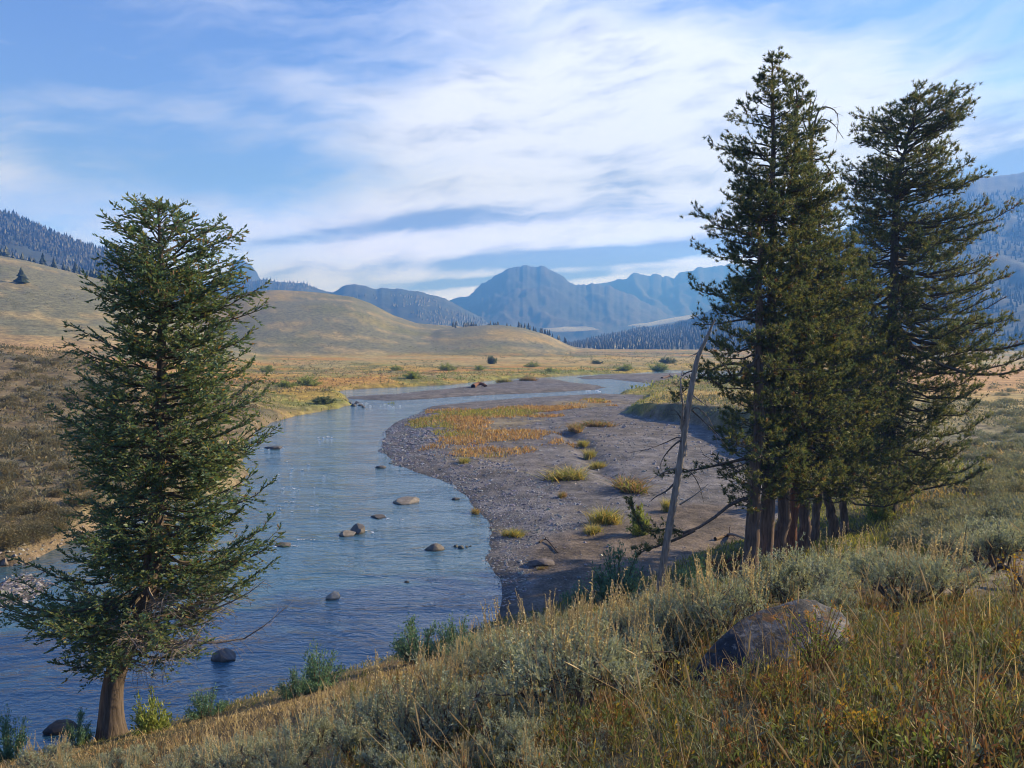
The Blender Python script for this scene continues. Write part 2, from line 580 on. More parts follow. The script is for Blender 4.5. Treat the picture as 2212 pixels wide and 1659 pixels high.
# ground sheet: rings about the viewpoint, finer where it is seen from near
_a = np.concatenate((np.linspace(-180, -42, 40, endpoint=False), np.linspace(-42, 42, 400, endpoint=False), np.linspace(42, 180, 40, endpoint=False)))
_r = np.concatenate(([0.05, 0.6], np.geomspace(1.2, 30, 50, endpoint=False), np.geomspace(30, 330, 230, endpoint=False), np.geomspace(330, 7000, 100)))
AA, RR = np.meshgrid(np.radians(_a), _r)
GX, GY = (RR * np.sin(AA)).ravel(), (RR * np.cos(AA)).ravel()
GZ, GL, GB, GR = ground_parts(GX, GY)
na, nr = len(_a), len(_r)
ii, jj = np.meshgrid(np.arange(nr - 1), np.arange(na), indexing='ij')
gq = np.stack((ii * na + jj, ii * na + (jj + 1) % na, (ii + 1) * na + (jj + 1) % na, (ii + 1) * na + jj), -1).reshape(-1, 4)[:, ::-1]


def mixv(a, b, k):
    return a * (1 - k[:, None]) + np.asarray(b)[None] * k[:, None] if np.asarray(b).ndim == 1 else a * (1 - k[:, None]) + b * k[:, None]


def ground_colour(x, y, z, sl, sb, r):
    n1 = fbm(x, y, 14, 4, 5); n2 = fbm(x, y, 45, 4, 6); n3 = fbm(x, y, 5, 3, 7); n4 = fbm(x, y, 160, 4, 8)
    gold = np.array((.40, .26, .055)); rust = np.array((.40, .20, .05)); olive = np.array((.13, .135, .04))
    green = np.array((.17, .20, .055)); sage = np.array((.165, .160, .095)); straw = np.array((.36, .275, .125))
    # hills: grey-olive sage with straw-coloured bands of grass
    c = np.repeat(sage[None], len(x), 0)
    c = mixv(c, straw, 0.8 * ss(n2 * .5 + n1 * .5, .50, .60))
    c = mixv(c, (.105, .105, .070), 0.6 * ss(n3 * .5 + n1 * .5, .52, .70))
    c = mixv(c, gold, 0.45 * ss(n4, .52, .66))
    c = mixv(c, olive, 0.5 * ss(fbm(x, y, 80, 3, 9), .56, .70))
    # valley meadows
    flat = (1 - ss(z, 2.6, 6.0)) * ss(y, 60, 110)
    med = np.repeat(gold[None], len(x), 0)
    med = mixv(med, rust, 0.75 * ss(n2, .47, .60))
    med = mixv(med, olive, 0.85 * ss(n1, .50, .62))
    med = mixv(med, green, 0.7 * ss(fbm(x, y, 24, 3, 10), .56, .66))
    med = mixv(med, straw, 0.6 * ss(fbm(x, y, 60, 3, 11), .55, .66))
    bank = np.exp(-np.clip(-sl, 0, 99) / 7.0) * (sl < 1)
    med = mixv(med, (.20, .20, .05), 0.75 * bank * ((y > 118) | (x < 0)))
    med = mixv(med, (.11, .095, .06), 0.9 * ss(-sl, 12, 1) * ((y < 112) & (x > 0)))
    med = mixv(med, (.12, .115, .075), 0.7 * ss(y, 470, 540) * (1 - ss(y, 640, 760)) * ss(n1, .42, .52))
    med = mixv(med, (.46, .34, .14), 0.7 * ss(y, 420, 440) * (1 - ss(y, 465, 490)) * ss(n1, .40, .5))
    c = mixv(c, med, flat)
    # tawny grass plain at the foot of the left hill and on the right bench far off
    pl = ss(x / np.maximum(y, 1), -0.30, -0.38) * ss(y, 130, 180) * (1 - ss(y, 215, 300))
    c = mixv(c, (.46, .255, .10), 0.85 * pl * ss(n1, .30, .45))
    pr = ss(x / np.maximum(y, 1), .40, .5) * ss(y, 120, 150) * (1 - ss(y, 330, 420))
    c = mixv(c, (.44, .25, .10), 0.9 * pr)
    # near slope: olive and brown grass litter
    near = (1 - ss(r, 45, 75)) * (sl < 1)
    ng = np.repeat(np.array((.085, .065, .034))[None], len(x), 0)
    ng = mixv(ng, (.20, .135, .07), ss(n3, .42, .62))
    ng = mixv(ng, (.085, .09, .035), ss(n1, .50, .64) * .8)
    c = mixv(c, ng, near)
    lft = ss(-x, 18, 28) * (1 - ss(y, 110, 140)) * (sl < -.5)
    ls = np.repeat(np.array((.150, .118, .070))[None], len(x), 0)
    ls = mixv(ls, (.24, .165, .08), ss(n1, .48, .62))
    ls = mixv(ls, (.105, .095, .062), ss(n3, .5, .62))
    c = mixv(c, ls, lft)
    # earth of cut banks
    cut = ss(-sl, -0.3, 0.1) * (1 - ss(-sl, 0.8, 2.2)) * (1 - ss(z, 1.3, 2.2))
    c = mixv(c, (.17, .125, .085), 0.85 * cut * ss(n3, .35, .6))
    # gravel, pebbles and sand in the river bed
    low = ss(sl, -0.4, 0.2)
    gr = np.repeat(np.array((.130, .122, .122))[None], len(x), 0) * (0.82 + 0.36 * n3[:, None])
    gr = mixv(gr, (.125, .105, .088), 0.5 * ss(n1, .52, .64))
    sd = np.zeros(len(x)); pt = np.full(len(x), -50.0)
    m = low > 0
    sd[m] = ss(poly_sd(x[m], y[m], SAND), -1.2, 1.5)
    pt[m] = poly_sd(x[m], y[m], PATCH)
    gr = mixv(gr, (.128, .100, .078), 0.9 * sd)
    gr = mixv(gr, (.21, .165, .085), 0.75 * ss(pt + (n3 - .5) * 14, -1, 4))
    wet = ss(sb, 0.9, -0.1)
    gr = gr * (1 - 0.52 * wet[:, None])                       # pebbles wet by the river
    gr = mixv(gr, (.05, .07, .055), ss(-sb, 1.5, 6))
    c = mixv(c, gr, low)
    # worn foot trail on the right
    tr = np.array([(7.5, 13.0), (13.5, 20), (19, 32), (27, 45), (33, 58), (44, 76)])
    k = np.exp(-(line_d(x, y, tr) / 0.55) ** 2) * (r < 100)
    c = mixv(c, (.30, .24, .17), 0.8 * k)
    return np.clip(c, 0.01, 1)


GC = ground_colour(GX, GY, GZ, GL, GB, GR)
mat_ground, t, o = material('ground')
a = t.new('ShaderNodeAttribute', attribute_name='tint')
geo = t.new('ShaderNodeNewGeometry')
P = geo.outputs['Position']
n1 = t.noise(P, 9.0, 5, 0.65)
n2 = t.noise(P, 0.9, 5, 0.6)
n3 = t.noise(P, 0.30, 8, 0.72)
f = t.m('MULTIPLY', t.sstep(n1, 0.25, 0.75, 0.55, 1.5), t.sstep(n2, 0.25, 0.75, 0.65, 1.35))
f = t.m('MULTIPLY', f, t.sstep(n3, 0.3, 0.7, 0.58, 1.42))
p = t.new('ShaderNodeBsdfPrincipled')
t.l.new(t.mixc(1.0, a.outputs[0], t.comb(f, f, f), 'MULTIPLY'), p.inputs['Base Color'])
p.inputs['Roughness'].default_value = 0.9
p.inputs['Specular IOR Level'].default_value = 0.25
b1 = t.new('ShaderNodeBump'); b1.inputs['Strength'].default_value = 0.8; b1.inputs['Distance'].default_value = 0.05
t.l.new(n1, b1.inputs['Height'])
b2 = t.new('ShaderNodeBump'); b2.inputs['Strength'].default_value = 0.9; b2.inputs['Distance'].default_value = 0.22
t.l.new(n2, b2.inputs['Height']); t.l.new(b1.outputs[0], b2.inputs['Normal'])
t.l.new(b2.outputs[0], p.inputs['Normal'])
t.l.new(p.outputs[0], o.inputs[0])
link('ground', make_mesh('ground', np.stack((GX, GY, GZ), 1), gq, mat_ground, GC, True), kind='structure')

# ---------------------------------------------------------------- river
mat_water, t, o = material('river_water')
geo = t.new('ShaderNodeNewGeometry')
P = geo.outputs['Position']
mp = t.new('ShaderNodeMapping'); mp.inputs['Scale'].default_value = (0.75, 1.25, 1.0); mp.inputs['Rotation'].default_value = (0, 0, 0.25)
t.l.new(P, mp.inputs[0])
Q = mp.outputs[0]
sep = t.new('ShaderNodeSeparateXYZ'); t.l.new(P, sep.inputs[0])
ripple = t.noise(Q, 3.4, 4, 0.55, 0.5)
chop = t.noise(Q, 1.25, 4, 0.6, 0.8)
swell = t.noise(Q, 0.22, 4, 0.6, 0.6)
fast = t.sstep(swell, 0.40, 0.62)                    # quicker, rougher water here and there
h = t.m('ADD', t.m('MULTIPLY', ripple, 0.042), t.m('MULTIPLY', chop, t.m('MULTIPLY_ADD', fast, 0.13, 0.055)))
bp = t.new('ShaderNodeBump'); bp.inputs["Strength"].default_value = 1.0; bp.inputs['Distance'].default_value = 1.0
t.l.new(h, bp.inputs['Height'])
p = t.new('ShaderNodeBsdfPrincipled')
t.l.new(t.mixc(fast, (.036, .100, .140), (.055, .122, .165)), p.inputs['Base Color'])
p.inputs['Roughness'].default_value = 0.06
p.inputs['IOR'].default_value = 2.0
t.l.new(bp.outputs[0], p.inputs['Normal'])
t.l.new(p.outputs[0], o.inputs[0])
gx = np.linspace(-130, 330, 93); gy = np.linspace(8, 420, 83)
WX, WY = np.meshgrid(gx, gy)
wi, wj = np.meshgrid(np.arange(82), np.arange(92), indexing='ij')
wq = np.stack((wi * 93 + wj, wi * 93 + wj + 1, (wi + 1) * 93 + wj + 1, (wi + 1) * 93 + wj), -1).reshape(-1, 4)
link('river', make_mesh('river', np.stack((WX.ravel(), WY.ravel(), 0 * WX.ravel()), 1), wq, mat_water), kind='structure')

# ---------------------------------------------------------------- mountains
mat_mtn, t, o = material('mountain_rock')
a = t.new('ShaderNodeAttribute', attribute_name='tint')
geo = t.new('ShaderNodeNewGeometry')
n = t.noise(geo.outputs['Position'], 0.02, 8, 0.62)
f = t.sstep(n, 0.3, 0.7, 0.6, 1.4)
p = t.new('ShaderNodeBsdfPrincipled')
t.l.new(t.mixc(1.0, a.outputs[0], t.comb(f, f, f), 'MULTIPLY'), p.inputs['Base Color'])
p.inputs['Roughness'].default_value = 0.95
t.l.new(p.outputs[0], o.inputs[0])
MTN = {}


def mountain(name, uv, R, front, back, col, rough=1.0, nu=260, crag=0.0, seed=0, z0=-1.0, shape=1.15):
    tv, ev = skyline(uv)
    tt = np.linspace(tv[0], tv[-1], nu)
    ee = np.interp(tt, tv, ev)
    j = (fbm(tt * 400 / (tv[-1] - tv[0]) * (tv[-1] - tv[0]), 0 * tt, 4.0, 5, seed) - 0.5)
    ee = ee + j * crag * 1.5 / R
    sv = np.concatenate((np.linspace(0, 1, 46), 1 + np.linspace(0.04, 1, 14)))
    T, S = np.meshgrid(tt, sv)
    E = np.broadcast_to(ee, T.shape)
    Y = np.where(S <= 1, R - front * (1 - S), R + back * (S - 1))
    zc = CAM_H + E * R
    prof = np.where(S <= 1, np.clip(S, 0, 1) ** shape, 1 - 0.9 * ss(S, 1, 2))
    X = T * Y
    wl = front * 0.16
    rid = 1 - np.abs(2 * fbm(X, Y * 0.45, wl, 5, seed + 5, 0.55) - 1)
    amp = (zc - z0) * 0.20 * rough * np.clip(S * (1.0 - S) * 4, 0, 1) ** 0.8
    Z = z0 + np.maximum(zc - z0, 2) * prof + amp * (rid - 0.75)
    k = ss(fbm(X, Y, wl * 0.7, 4, seed + 9), .42, .6)
    c = mixv(np.repeat(np.asarray(col[0])[None], X.size, 0), np.asarray(col[1]), k.ravel())
    i, jx = np.meshgrid(np.arange(len(sv) - 1), np.arange(nu - 1), indexing='ij')
    q = np.stack((i * nu + jx, i * nu + jx + 1, (i + 1) * nu + jx + 1, (i + 1) * nu + jx), -1).reshape(-1, 4)
    link(name, make_mesh(name, np.stack((X.ravel(), Y.ravel(), Z.ravel()), 1), q, mat_mtn, c, True), kind='structure')
    MTN[name] = (X, Y, Z, S)


ROCK = ((.060, .058, .060), (.040, .045, .042)); WOOD = ((.036, .048, .034), (.052, .058, .038))
mountain('forested_hill', [(-1500, 300), (-600, 380), (-200, 420), (0, 458), (30, 465), (60, 480), (100, 497), (130, 507), (200, 533), (260, 548), (330, 575), (400, 612), (470, 660), (560, 730)], 1900, 1150, 900, WOOD, 0.7, crag=6, seed=101)
mountain('mountain', [(250, 690), (380, 640), (450, 612), (480, 600), (493, 590), (502, 573), (512, 564), (525, 561), (538, 568), (550, 582), (565, 600), (590, 622), (640, 650), (720, 690)], 5000, 1100, 1300, ROCK, 1.0, crag=30, seed=115)
mountain('mountain_ridge', [(200, 680), (400, 640), (480, 622), (540, 608), (570, 603), (600, 607), (640, 612), (670, 615), (690, 622), (705, 632), (720, 629), (745, 616), (762, 612), (785, 617), (800, 622), (850, 624), (900, 629),
                            (925, 634), (950, 641), (970, 649), (1000, 663), (1030, 682), (1060, 700), (1120, 730), (1200, 742)], 3300, 1400, 900, WOOD, 0.9, crag=14, seed=127)
mountain('mountain', [(820, 720), (900, 680), (960, 650), (990, 646), (1010, 643), (1020, 632), (1035, 615), (1050, 603), (1062, 600), (1080, 588), (1098, 577), (1125, 574), (1130, 568), (1142, 573), (1168, 575), (1185, 583), (1205, 594),
                      (1225, 602), (1246, 614), (1262, 609), (1275, 614), (1300, 616), (1330, 620), (1370, 640), (1400, 655), (1450, 680), (1500, 705), (1580, 735)], 4600, 1500, 1000, ROCK, 1.0, crag=26, seed=133)
mountain('mountain', [(1180, 680), (1260, 630), (1290, 614), (1320, 612), (1345, 600), (1365, 592), (1400, 594), (1432, 598), (1438, 592), (1446, 596), (1456, 601), (1468, 584), (1490, 582), (1515, 577), (1560, 572), (1640, 575), (1760, 600),
                      (1900, 640), (2200, 690)], 5700, 1500, 1500, ROCK, 1.0, crag=36, seed=151)
mountain('forested_mountain', [(1215, 745), (1240, 741), (1300, 725), (1360, 713), (1420, 702), (1480, 690), (1540, 668), (1600, 640), (1680, 585), (1780, 520), (1900, 445), (2000, 408), (2085, 387), (2130, 381), (2150, 377), (2212, 371), (2400, 362),
                               (2900, 360), (3600, 420)], 2300, 1250, 1000, WOOD, 0.4, crag=10, seed=163, nu=340, shape=1.0)

# ---------------------------------------------------------------- air
HAZE_TOP = 615.0


def box_mesh(name, x0, x1, y0, y1, z0, z1, mat):
    V = [(x, y, z) for z in (z0, z1) for x, y in ((x0, y0), (x1, y0), (x1, y1), (x0, y1))]
    Fq = [(3, 2, 1, 0), (4, 5, 6, 7), (0, 1, 5, 4), (1, 2, 6, 5), (2, 3, 7, 6), (3, 0, 4, 7)]
    return make_mesh(name, V, Fq, mat)


mat_haze, t, o = material('haze')
v_ = t.new('ShaderNodeVolumePrincipled')
v_.inputs['Color'].default_value = (0.10, 0.31, 1.0, 1)
v_.inputs['Absorption Color'].default_value = (.5, .5, .5, 1)
v_.inputs['Density'].default_value = 0.00040
v_.inputs['Anisotropy'].default_value = 0.25
t.l.new(v_.outputs[0], o.inputs['Volume'])
link('haze', box_mesh('haze', -7400, 7400, -7400, 7400, -4.0, HAZE_TOP, mat_haze), kind='stuff')
# ---------------------------------------------------------------- conifers
mat_bark = tint_mat('bark', 0.9, 0.15, 5.0, 0.45, 0.03, 9.0, (3.0, 3.0, 0.35))
mat_twig = tint_mat('dead_wood', 0.85, 0.2, 7.0, 0.35, 0.012, 14.0, (2.5, 2.5, 0.4))
mat_needle = leaf_mat('needles', 0.42, 0.45, 0.4, 1.35)


def px(d):
    return d / F


def smooth_path(P, n):
    """Catmull-Rom through the points"""
    P = np.asarray(P, float)
    Q = np.concatenate((P[:1] * 2 - P[1:2], P, P[-1:] * 2 - P[-2:-1]))
    t = np.linspace(0, len(P) - 1 - 1e-6, n)
    i = t.astype(int); f = (t - i)[:, None]
    a, b, c, d = Q[i], Q[i + 1], Q[i + 2], Q[i + 3]
    return 0.5 * (2 * b + (c - a) * f + (2 * a - 5 * b + 4 * c - d) * f ** 2 + (3 * b - a - 3 * c + d) * f ** 3)


def along(P, t):
    n = len(P) - 1
    s = np.clip(t * n, 0, n - 1e-6); i = int(s); f = s - i
    return P[i] * (1 - f) + P[i + 1] * f, unit(P[i + 1] - P[i])


UP = np.array((0, 0, 1.0))


def limb(wood, tips, P, r0, g, start=0.35, step=0.15, slen=0.5, col=(.10, .085, .07), live=1.0, lift=0.25, sides=5, per=3):
    """a bough with side twigs; tips gets (point, direction) for tufts"""
    L = float(np.linalg.norm(np.diff(P, axis=0), axis=1).sum())
    wood.tube(P, np.linspace(r0, max(r0 * 0.16, 0.004), len(P)), sides, col)
    side = 1
    s = start * L
    while s < L:
        t = s / L
        p, tg = along(P, t)
        lat = unit(np.cross(tg, UP)) * side
        side = -side
        d = unit(tg * g.uniform(.35, .9) + lat * g.uniform(.3, 1.0) + UP * g.uniform(lift - .65, lift + .6))
        l = slen * (0.45 + 0.75 * (1 - t)) * g.uniform(.6, 1.25)
        bend = UP * g.uniform(-.05, .16) * l
        Q = np.array((p, p + d * l * .55 + bend * .3, p + d * l + bend))
        wood.tube(Q, (max(r0 * .22, .006), .006, .003), 3, col)
        if g.random() < live:
            for q in np.linspace(0.35, 1.0, per + (l > .55)):
                tips.append((p + (Q[2] - p) * q + g.normal(0, .05, 3), unit(d + UP * g.uniform(.0, .55) + g.normal(0, .25, 3))))
        s += step * g.uniform(.6, 1.4)
    if live > 0 and g.random() < live + .2:
        for q in range(2):
            tips.append((P[-1] + g.normal(0, .03, 3), unit(P[-1] - P[-2] + UP * .3 + g.normal(0, .2, 3))))


def tuft_mesh(name, tips, mat, g, k=12, ln=0.12, wd=0.02, spread=0.75, pal=None, wts=None, stem=0.10):
    """bunches of needles about the given tips"""
    p = np.array([t[0] for t in tips]); d = np.array([t[1] for t in tips]); n = len(p)
    pal = np.asarray(pal); c = pal[g.choice(len(pal), n, p=wts)] * g.uniform(.75, 1.3, (n, 1))
    dd = unit(d[:, None] + g.normal(0, spread, (n, k, 3)))
    base = p[:, None] - d[:, None] * (g.random((n, k, 1)) * stem)
    w_ = unit(np.cross(dd, g.normal(0, 1, (n, k, 3)))) * wd * 0.5
    l = ln * g.uniform(.7, 1.25, (n, k, 1)) * g.uniform(.8, 1.2, (n, 1, 1))
    m_ = base + dd * l * .45
    V = np.stack((base + w_, base - w_, base + dd * l), 2).reshape(-1, 3)
    q = np.arange(n * k * 3).reshape(-1, 3)
    return make_mesh(name, V, q, mat, np.repeat(c, k * 3, 0), False)


PINE_PAL = [(.110, .140, .058), (.160, .168, .062), (.080, .120, .068), (.195, .185, .070), (.19, .11, .055)]
PINE_W = [.36, .26, .22, .14, .02]


def envelope(env, v):
    e = np.array(env, float)
    return np.interp(v, e[:, 0], e[:, 1]), np.interp(v, e[:, 0], e[:, 2])


def pine(label, d, trunk_uv, env, r0, seed, bark=(.155, .112, .088), step_v=17, nb=5, limbs=(), dead_from=None, group=None, dens=1.0, tuft=0.125, dead_limbs=()):
    g = np.random.default_rng(seed)
    base = at(*trunk_uv[0], d)
    gz = float(ground_z(base[0], base[1])[0])
    base[2] = min(gz, base[2])
    T = smooth_path(np.array([base - UP * .25] + [at(u, v, d) for u, v in trunk_uv[1:]]) - base, 26)
    root = link('pine_tree', None, base, label=label, cat='tree', group=group)
    h = T[:, 2]
    H = h[-1]
    rad = r0 * (1 - np.clip(h / H, 0, 1)) ** 0.75 + 0.018 + r0 * 0.5 * np.exp(-np.clip(h, 0, 99) / 0.5)
    T = T + (g.normal(0, .03, (26, 3)) * np.array((1, 1, 0)))
    tk = Acc(); tk.tube(T, rad * g.uniform(.93, 1.08, 26), 12, np.array(bark) * g.uniform(.75, 1.25, (26 * 12, 1)))
    tm = tk.mesh('trunk', mat_bark, True)
    link('trunk', tm, parent=root)
    wood = Acc(); tips = []
    v0, v1 = env[0][0], env[-1][0]
    m_px = d / F
    v = v0 + 4
    bz = base[2]
    tz = h + bz
    while v < v1:
        frac = (v - v0) / (v1 - v0)
        z = at(1106, v, d)[2]
        i = np.clip(np.searchsorted(tz, z), 1, len(tz) - 1)
        f = np.clip((z - tz[i - 1]) / (tz[i] - tz[i - 1] + 1e-9), 0, 1)
        p0 = T[i - 1] * (1 - f) + T[i] * f
        uL, uR = envelope(env, v)
        ut = 1106 + (p0[0] + base[0]) / d * F * CP
        wL = max((ut - uL) * m_px, .12); wR = max((uR - ut) * m_px, .12)
        a0 = g.uniform(0, 6.28)
        n_b = nb if frac > .06 else 3
        for b in range(n_b):
            a = a0 + b * 2 * math.pi / n_b + g.uniform(-.4, .4)
            c, s = math.cos(a), math.sin(a)
            wide = (wR if c > 0 else wL)
            deep = 0.5 * (wL + wR)
            L = math.hypot(wide * c, deep * s) * g.choice([.6, .85, 1.0], p=[.2, .35, .45]) * float(np.clip(.30 + 1.35 * fbm(np.array([a % 6.283 * 1.1 + seed * 9.]), np.array([v / 52.]), 1.0, 2, 7)[0], .45, 1.22))
            L = max(L, .15)
            rise0 = 0.60 - 1.05 * min(frac * 2.0, 1.0) + g.uniform(-.42, .38)
            sw = g.normal(0, .28)
            D = np.array((c, s, 0))
            P = np.array([p0 + D * L * q + np.array((-s, c, 0)) * L * sw * q * q + UP * L * (rise0 * q * (1 - .55 * q) + (.10 + .28 * frac) * q ** 3) for q in np.linspace(0, 1, 7)])
            P[1:-1] += g.normal(0, .035 * L ** .5, (5, 3))
            inner_dead = frac > .35 and g.random() < .12
            limb(wood, tips, P, 0.012 + .016 * L, g, .34 if frac < .4 else .46, 0.12 / dens, min(1.05, .22 + .32 * L), (.105, .088, .075), 0.0 if inner_dead else .93, .3)
        v += step_v * g.uniform(.55, 1.5)
    for uv in limbs:
        P = smooth_path(np.array([at(u, v_, d + dd) for u, v_, dd in uv]) - base, 12)
        lw = Acc(); limb(lw, tips, P, .075, g, .45, .12, .75, (.11, .085, .07), 1.0, .35, 7, 4)
        link('limb', lw.mesh('limb', mat_bark, True), parent=root)
    for uv in dead_limbs:
        P = smooth_path(np.array([at(u, v_, d + dd) for u, v_, dd in uv]) - base, 12)
        lw = Acc(); limb(lw, [], P, .05, g, .25, .28, .55, (.15, .125, .11), 0.0, -.2, 5)
        link('dead_limb', lw.mesh('dead_limb', mat_twig, True), parent=root, label='bare grey limb hanging from the dead top')
    link('branchwork', wood.mesh('branchwork', mat_twig, False), parent=root)
    link('crown', tuft_mesh('crown', tips, mat_needle, g, 17, tuft * 1.12, .027, .62, PINE_PAL, PINE_W), parent=root)
    return root, len(tips)


GP = 'pines standing together on the riverbank'
pine('foremost pine of the riverbank clump, with a low limb sweeping left over the sand', 31.0,
     [(1620, 1243), (1628, 1100), (1636, 950), (1640, 700), (1641, 520), (1643, 395)],
     [(395, 1636, 1652), (430, 1600, 1680), (465, 1500, 1700), (510, 1482, 1710), (545, 1530, 1710), (600, 1520, 1700), (650, 1500, 1700), (700, 1478, 1700), (770, 1462, 1690), (815, 1530, 1690),
      (900, 1545, 1700), (980, 1500, 1710), (1030, 1490, 1720), (1060, 1560, 1690), (1090, 1580, 1670)], .27, 1, step_v=17, group=GP,
     limbs=[[(1620, 1075, 0), (1585, 1085, -.6), (1540, 1120, -1.2), (1485, 1150, -1.6), (1440, 1140, -1.8), (1400, 1150, -2.0), (1375, 1120, -2.2), (1362, 1085, -2.3)],
            [(1500, 1145, -1.5), (1460, 1165, -1.8), (1420, 1180, -2.2), (1378, 1195, -2.4)],
            [(1635, 800, 0), (1590, 785, -.4), (1545, 795, -.8), (1500, 825, -1.2), (1455, 865, -1.5)],
            [(1632, 985, 0), (1570, 1000, .4), (1500, 1015, .7), (1425, 1025, 1.0)]])
pine('tallest pine, with its narrow spire rising above the whole clump', 31.8,
     [(1655, 1230), (1660, 1050), (1666, 800), (1669, 500), (1670, 300), (1670, 119)],
     [(119, 1664, 1676), (150, 1643, 1690), (185, 1615, 1702), (215, 1625, 1700), (255, 1592, 1715), (300, 1568, 1735), (350, 1560, 1745), (400, 1548, 1750), (470, 1565, 1760), (560, 1580, 1760), (700, 1600, 1740),
      (900, 1600, 1760), (1050, 1605, 1740)], .27, 2, step_v=15, group=GP)
pine('second tallest pine, close behind the tallest spire of the clump', 32.4,
     [(1680, 1216), (1700, 1000), (1712, 700), (1717, 400), (1719, 172)],
     [(172, 1713, 1725), (200, 1698, 1748), (235, 1700, 1752), (290, 1690, 1775), (350, 1685, 1785), (430, 1670, 1800), (520, 1660, 1810), (700, 1660, 1815), (900, 1660, 1820), (1070, 1640, 1800)], .24, 3, step_v=17, group=GP)
pine('red barked pine of the clump with a bare dead top drooping to one side', 33.6,
     [(1702, 1200), (1722, 1000), (1738, 700), (1745, 500), (1752, 330), (1750, 215)],
     [(370, 1735, 1775), (420, 1715, 1795), (480, 1710, 1815), (560, 1700, 1835), (700, 1690, 1845), (900, 1690, 1855), (1060, 1690, 1830)], .23, 4, bark=(.20, .095, .06), group=GP,
     dead_limbs=[[(1752, 330, 0), (1758, 285, -.2), (1775, 258, -.4), (1800, 268, -.6), (1822, 300, -.6)], [(1753, 300, 0), (1768, 240, .2), (1790, 232, .4), (1810, 250, .5), (1806, 305, .6)],
                 [(1751, 260, 0), (1757, 225, -.1), (1765, 205, -.2)], [(1752, 350, 0), (1775, 345, .2), (1800, 380, .3), (1822, 415, .4)], [(1751, 300, 0), (1738, 270, 0), (1730, 240, 0)]])
pine('grey trunked pine in the middle of the riverbank clump beside the red barked one', 34.2,
     [(1735, 1194), (1745, 1000), (1765, 700), (1772, 420)],
     [(420, 1764, 1782), (470, 1740, 1810), (560, 1735, 1845), (700, 1720, 1880), (850, 1720, 1895), (1000, 1700, 1880), (1075, 1700, 1850)], .22, 5, group=GP)
pine('slim pine half hidden behind the middle trunk of the clump', 36.0,
     [(1755, 1168), (1775, 1000), (1805, 700), (1815, 520)],
     [(520, 1806, 1836), (560, 1770, 1875), (700, 1760, 1900), (850, 1750, 1915), (1040, 1740, 1910)], .17, 6, group=GP)
pine('pine with a crooked bent trunk foot toward the meadow end of the clump', 36.6,
     [(1808, 1164), (1796, 1110), (1788, 1050), (1800, 900), (1832, 640)],
     [(640, 1815, 1850), (680, 1785, 1890), (800, 1770, 1920), (920, 1760, 1935), (1060, 1755, 1935)], .19, 7, group=GP)
pine('thinnest pine of the clump, nearest to the solitary pine', 37.6,
     [(1827, 1150), (1821, 1090), (1823, 1040), (1842, 900), (1862, 720)],
     [(720, 1845, 1880), (770, 1815, 1915), (900, 1800, 1950), (1065, 1795, 1960)], .15, 8, group=GP)
pine('solitary broad crowned pine standing apart on the meadow bench', 41.0,
     [(1918, 1107), (1921, 1000), (1925, 800), (1930, 650), (1936, 450), (1952, 330), (1988, 204)],
     [(204, 1965, 2010), (225, 1940, 2035), (250, 1890, 2045), (290, 1850, 2075), (330, 1850, 2085), (360, 1830, 2040), (410, 1815, 2060), (450, 1820, 2085), (530, 1830, 2115), (600, 1830, 2115), (640, 1835, 2140), (690, 1830, 2185),
      (720, 1830, 2180), (780, 1840, 2150), (840, 1850, 2080), (900, 1850, 2100), (1000, 1850, 2105), (1045, 1865, 2080), (1085, 1890, 1960)], .36, 9, bark=(.10, .085, .075), step_v=11, nb=6, tuft=.15,
     limbs=[[(1922, 1050, 0), (1970, 1060, -1), (2030, 1050, -1.8), (2085, 1038, -2.2), (2128, 1012, -2.4)], [(1926, 700, 0), (1990, 690, -.8), (2060, 690, -1.3), (2120, 700, -1.6), (2185, 690, -1.8)],
            [(1925, 820, 0), (1990, 800, .8), (2060, 790, 1.2), (2120, 775, 1.5), (2165, 760, 1.6)]])


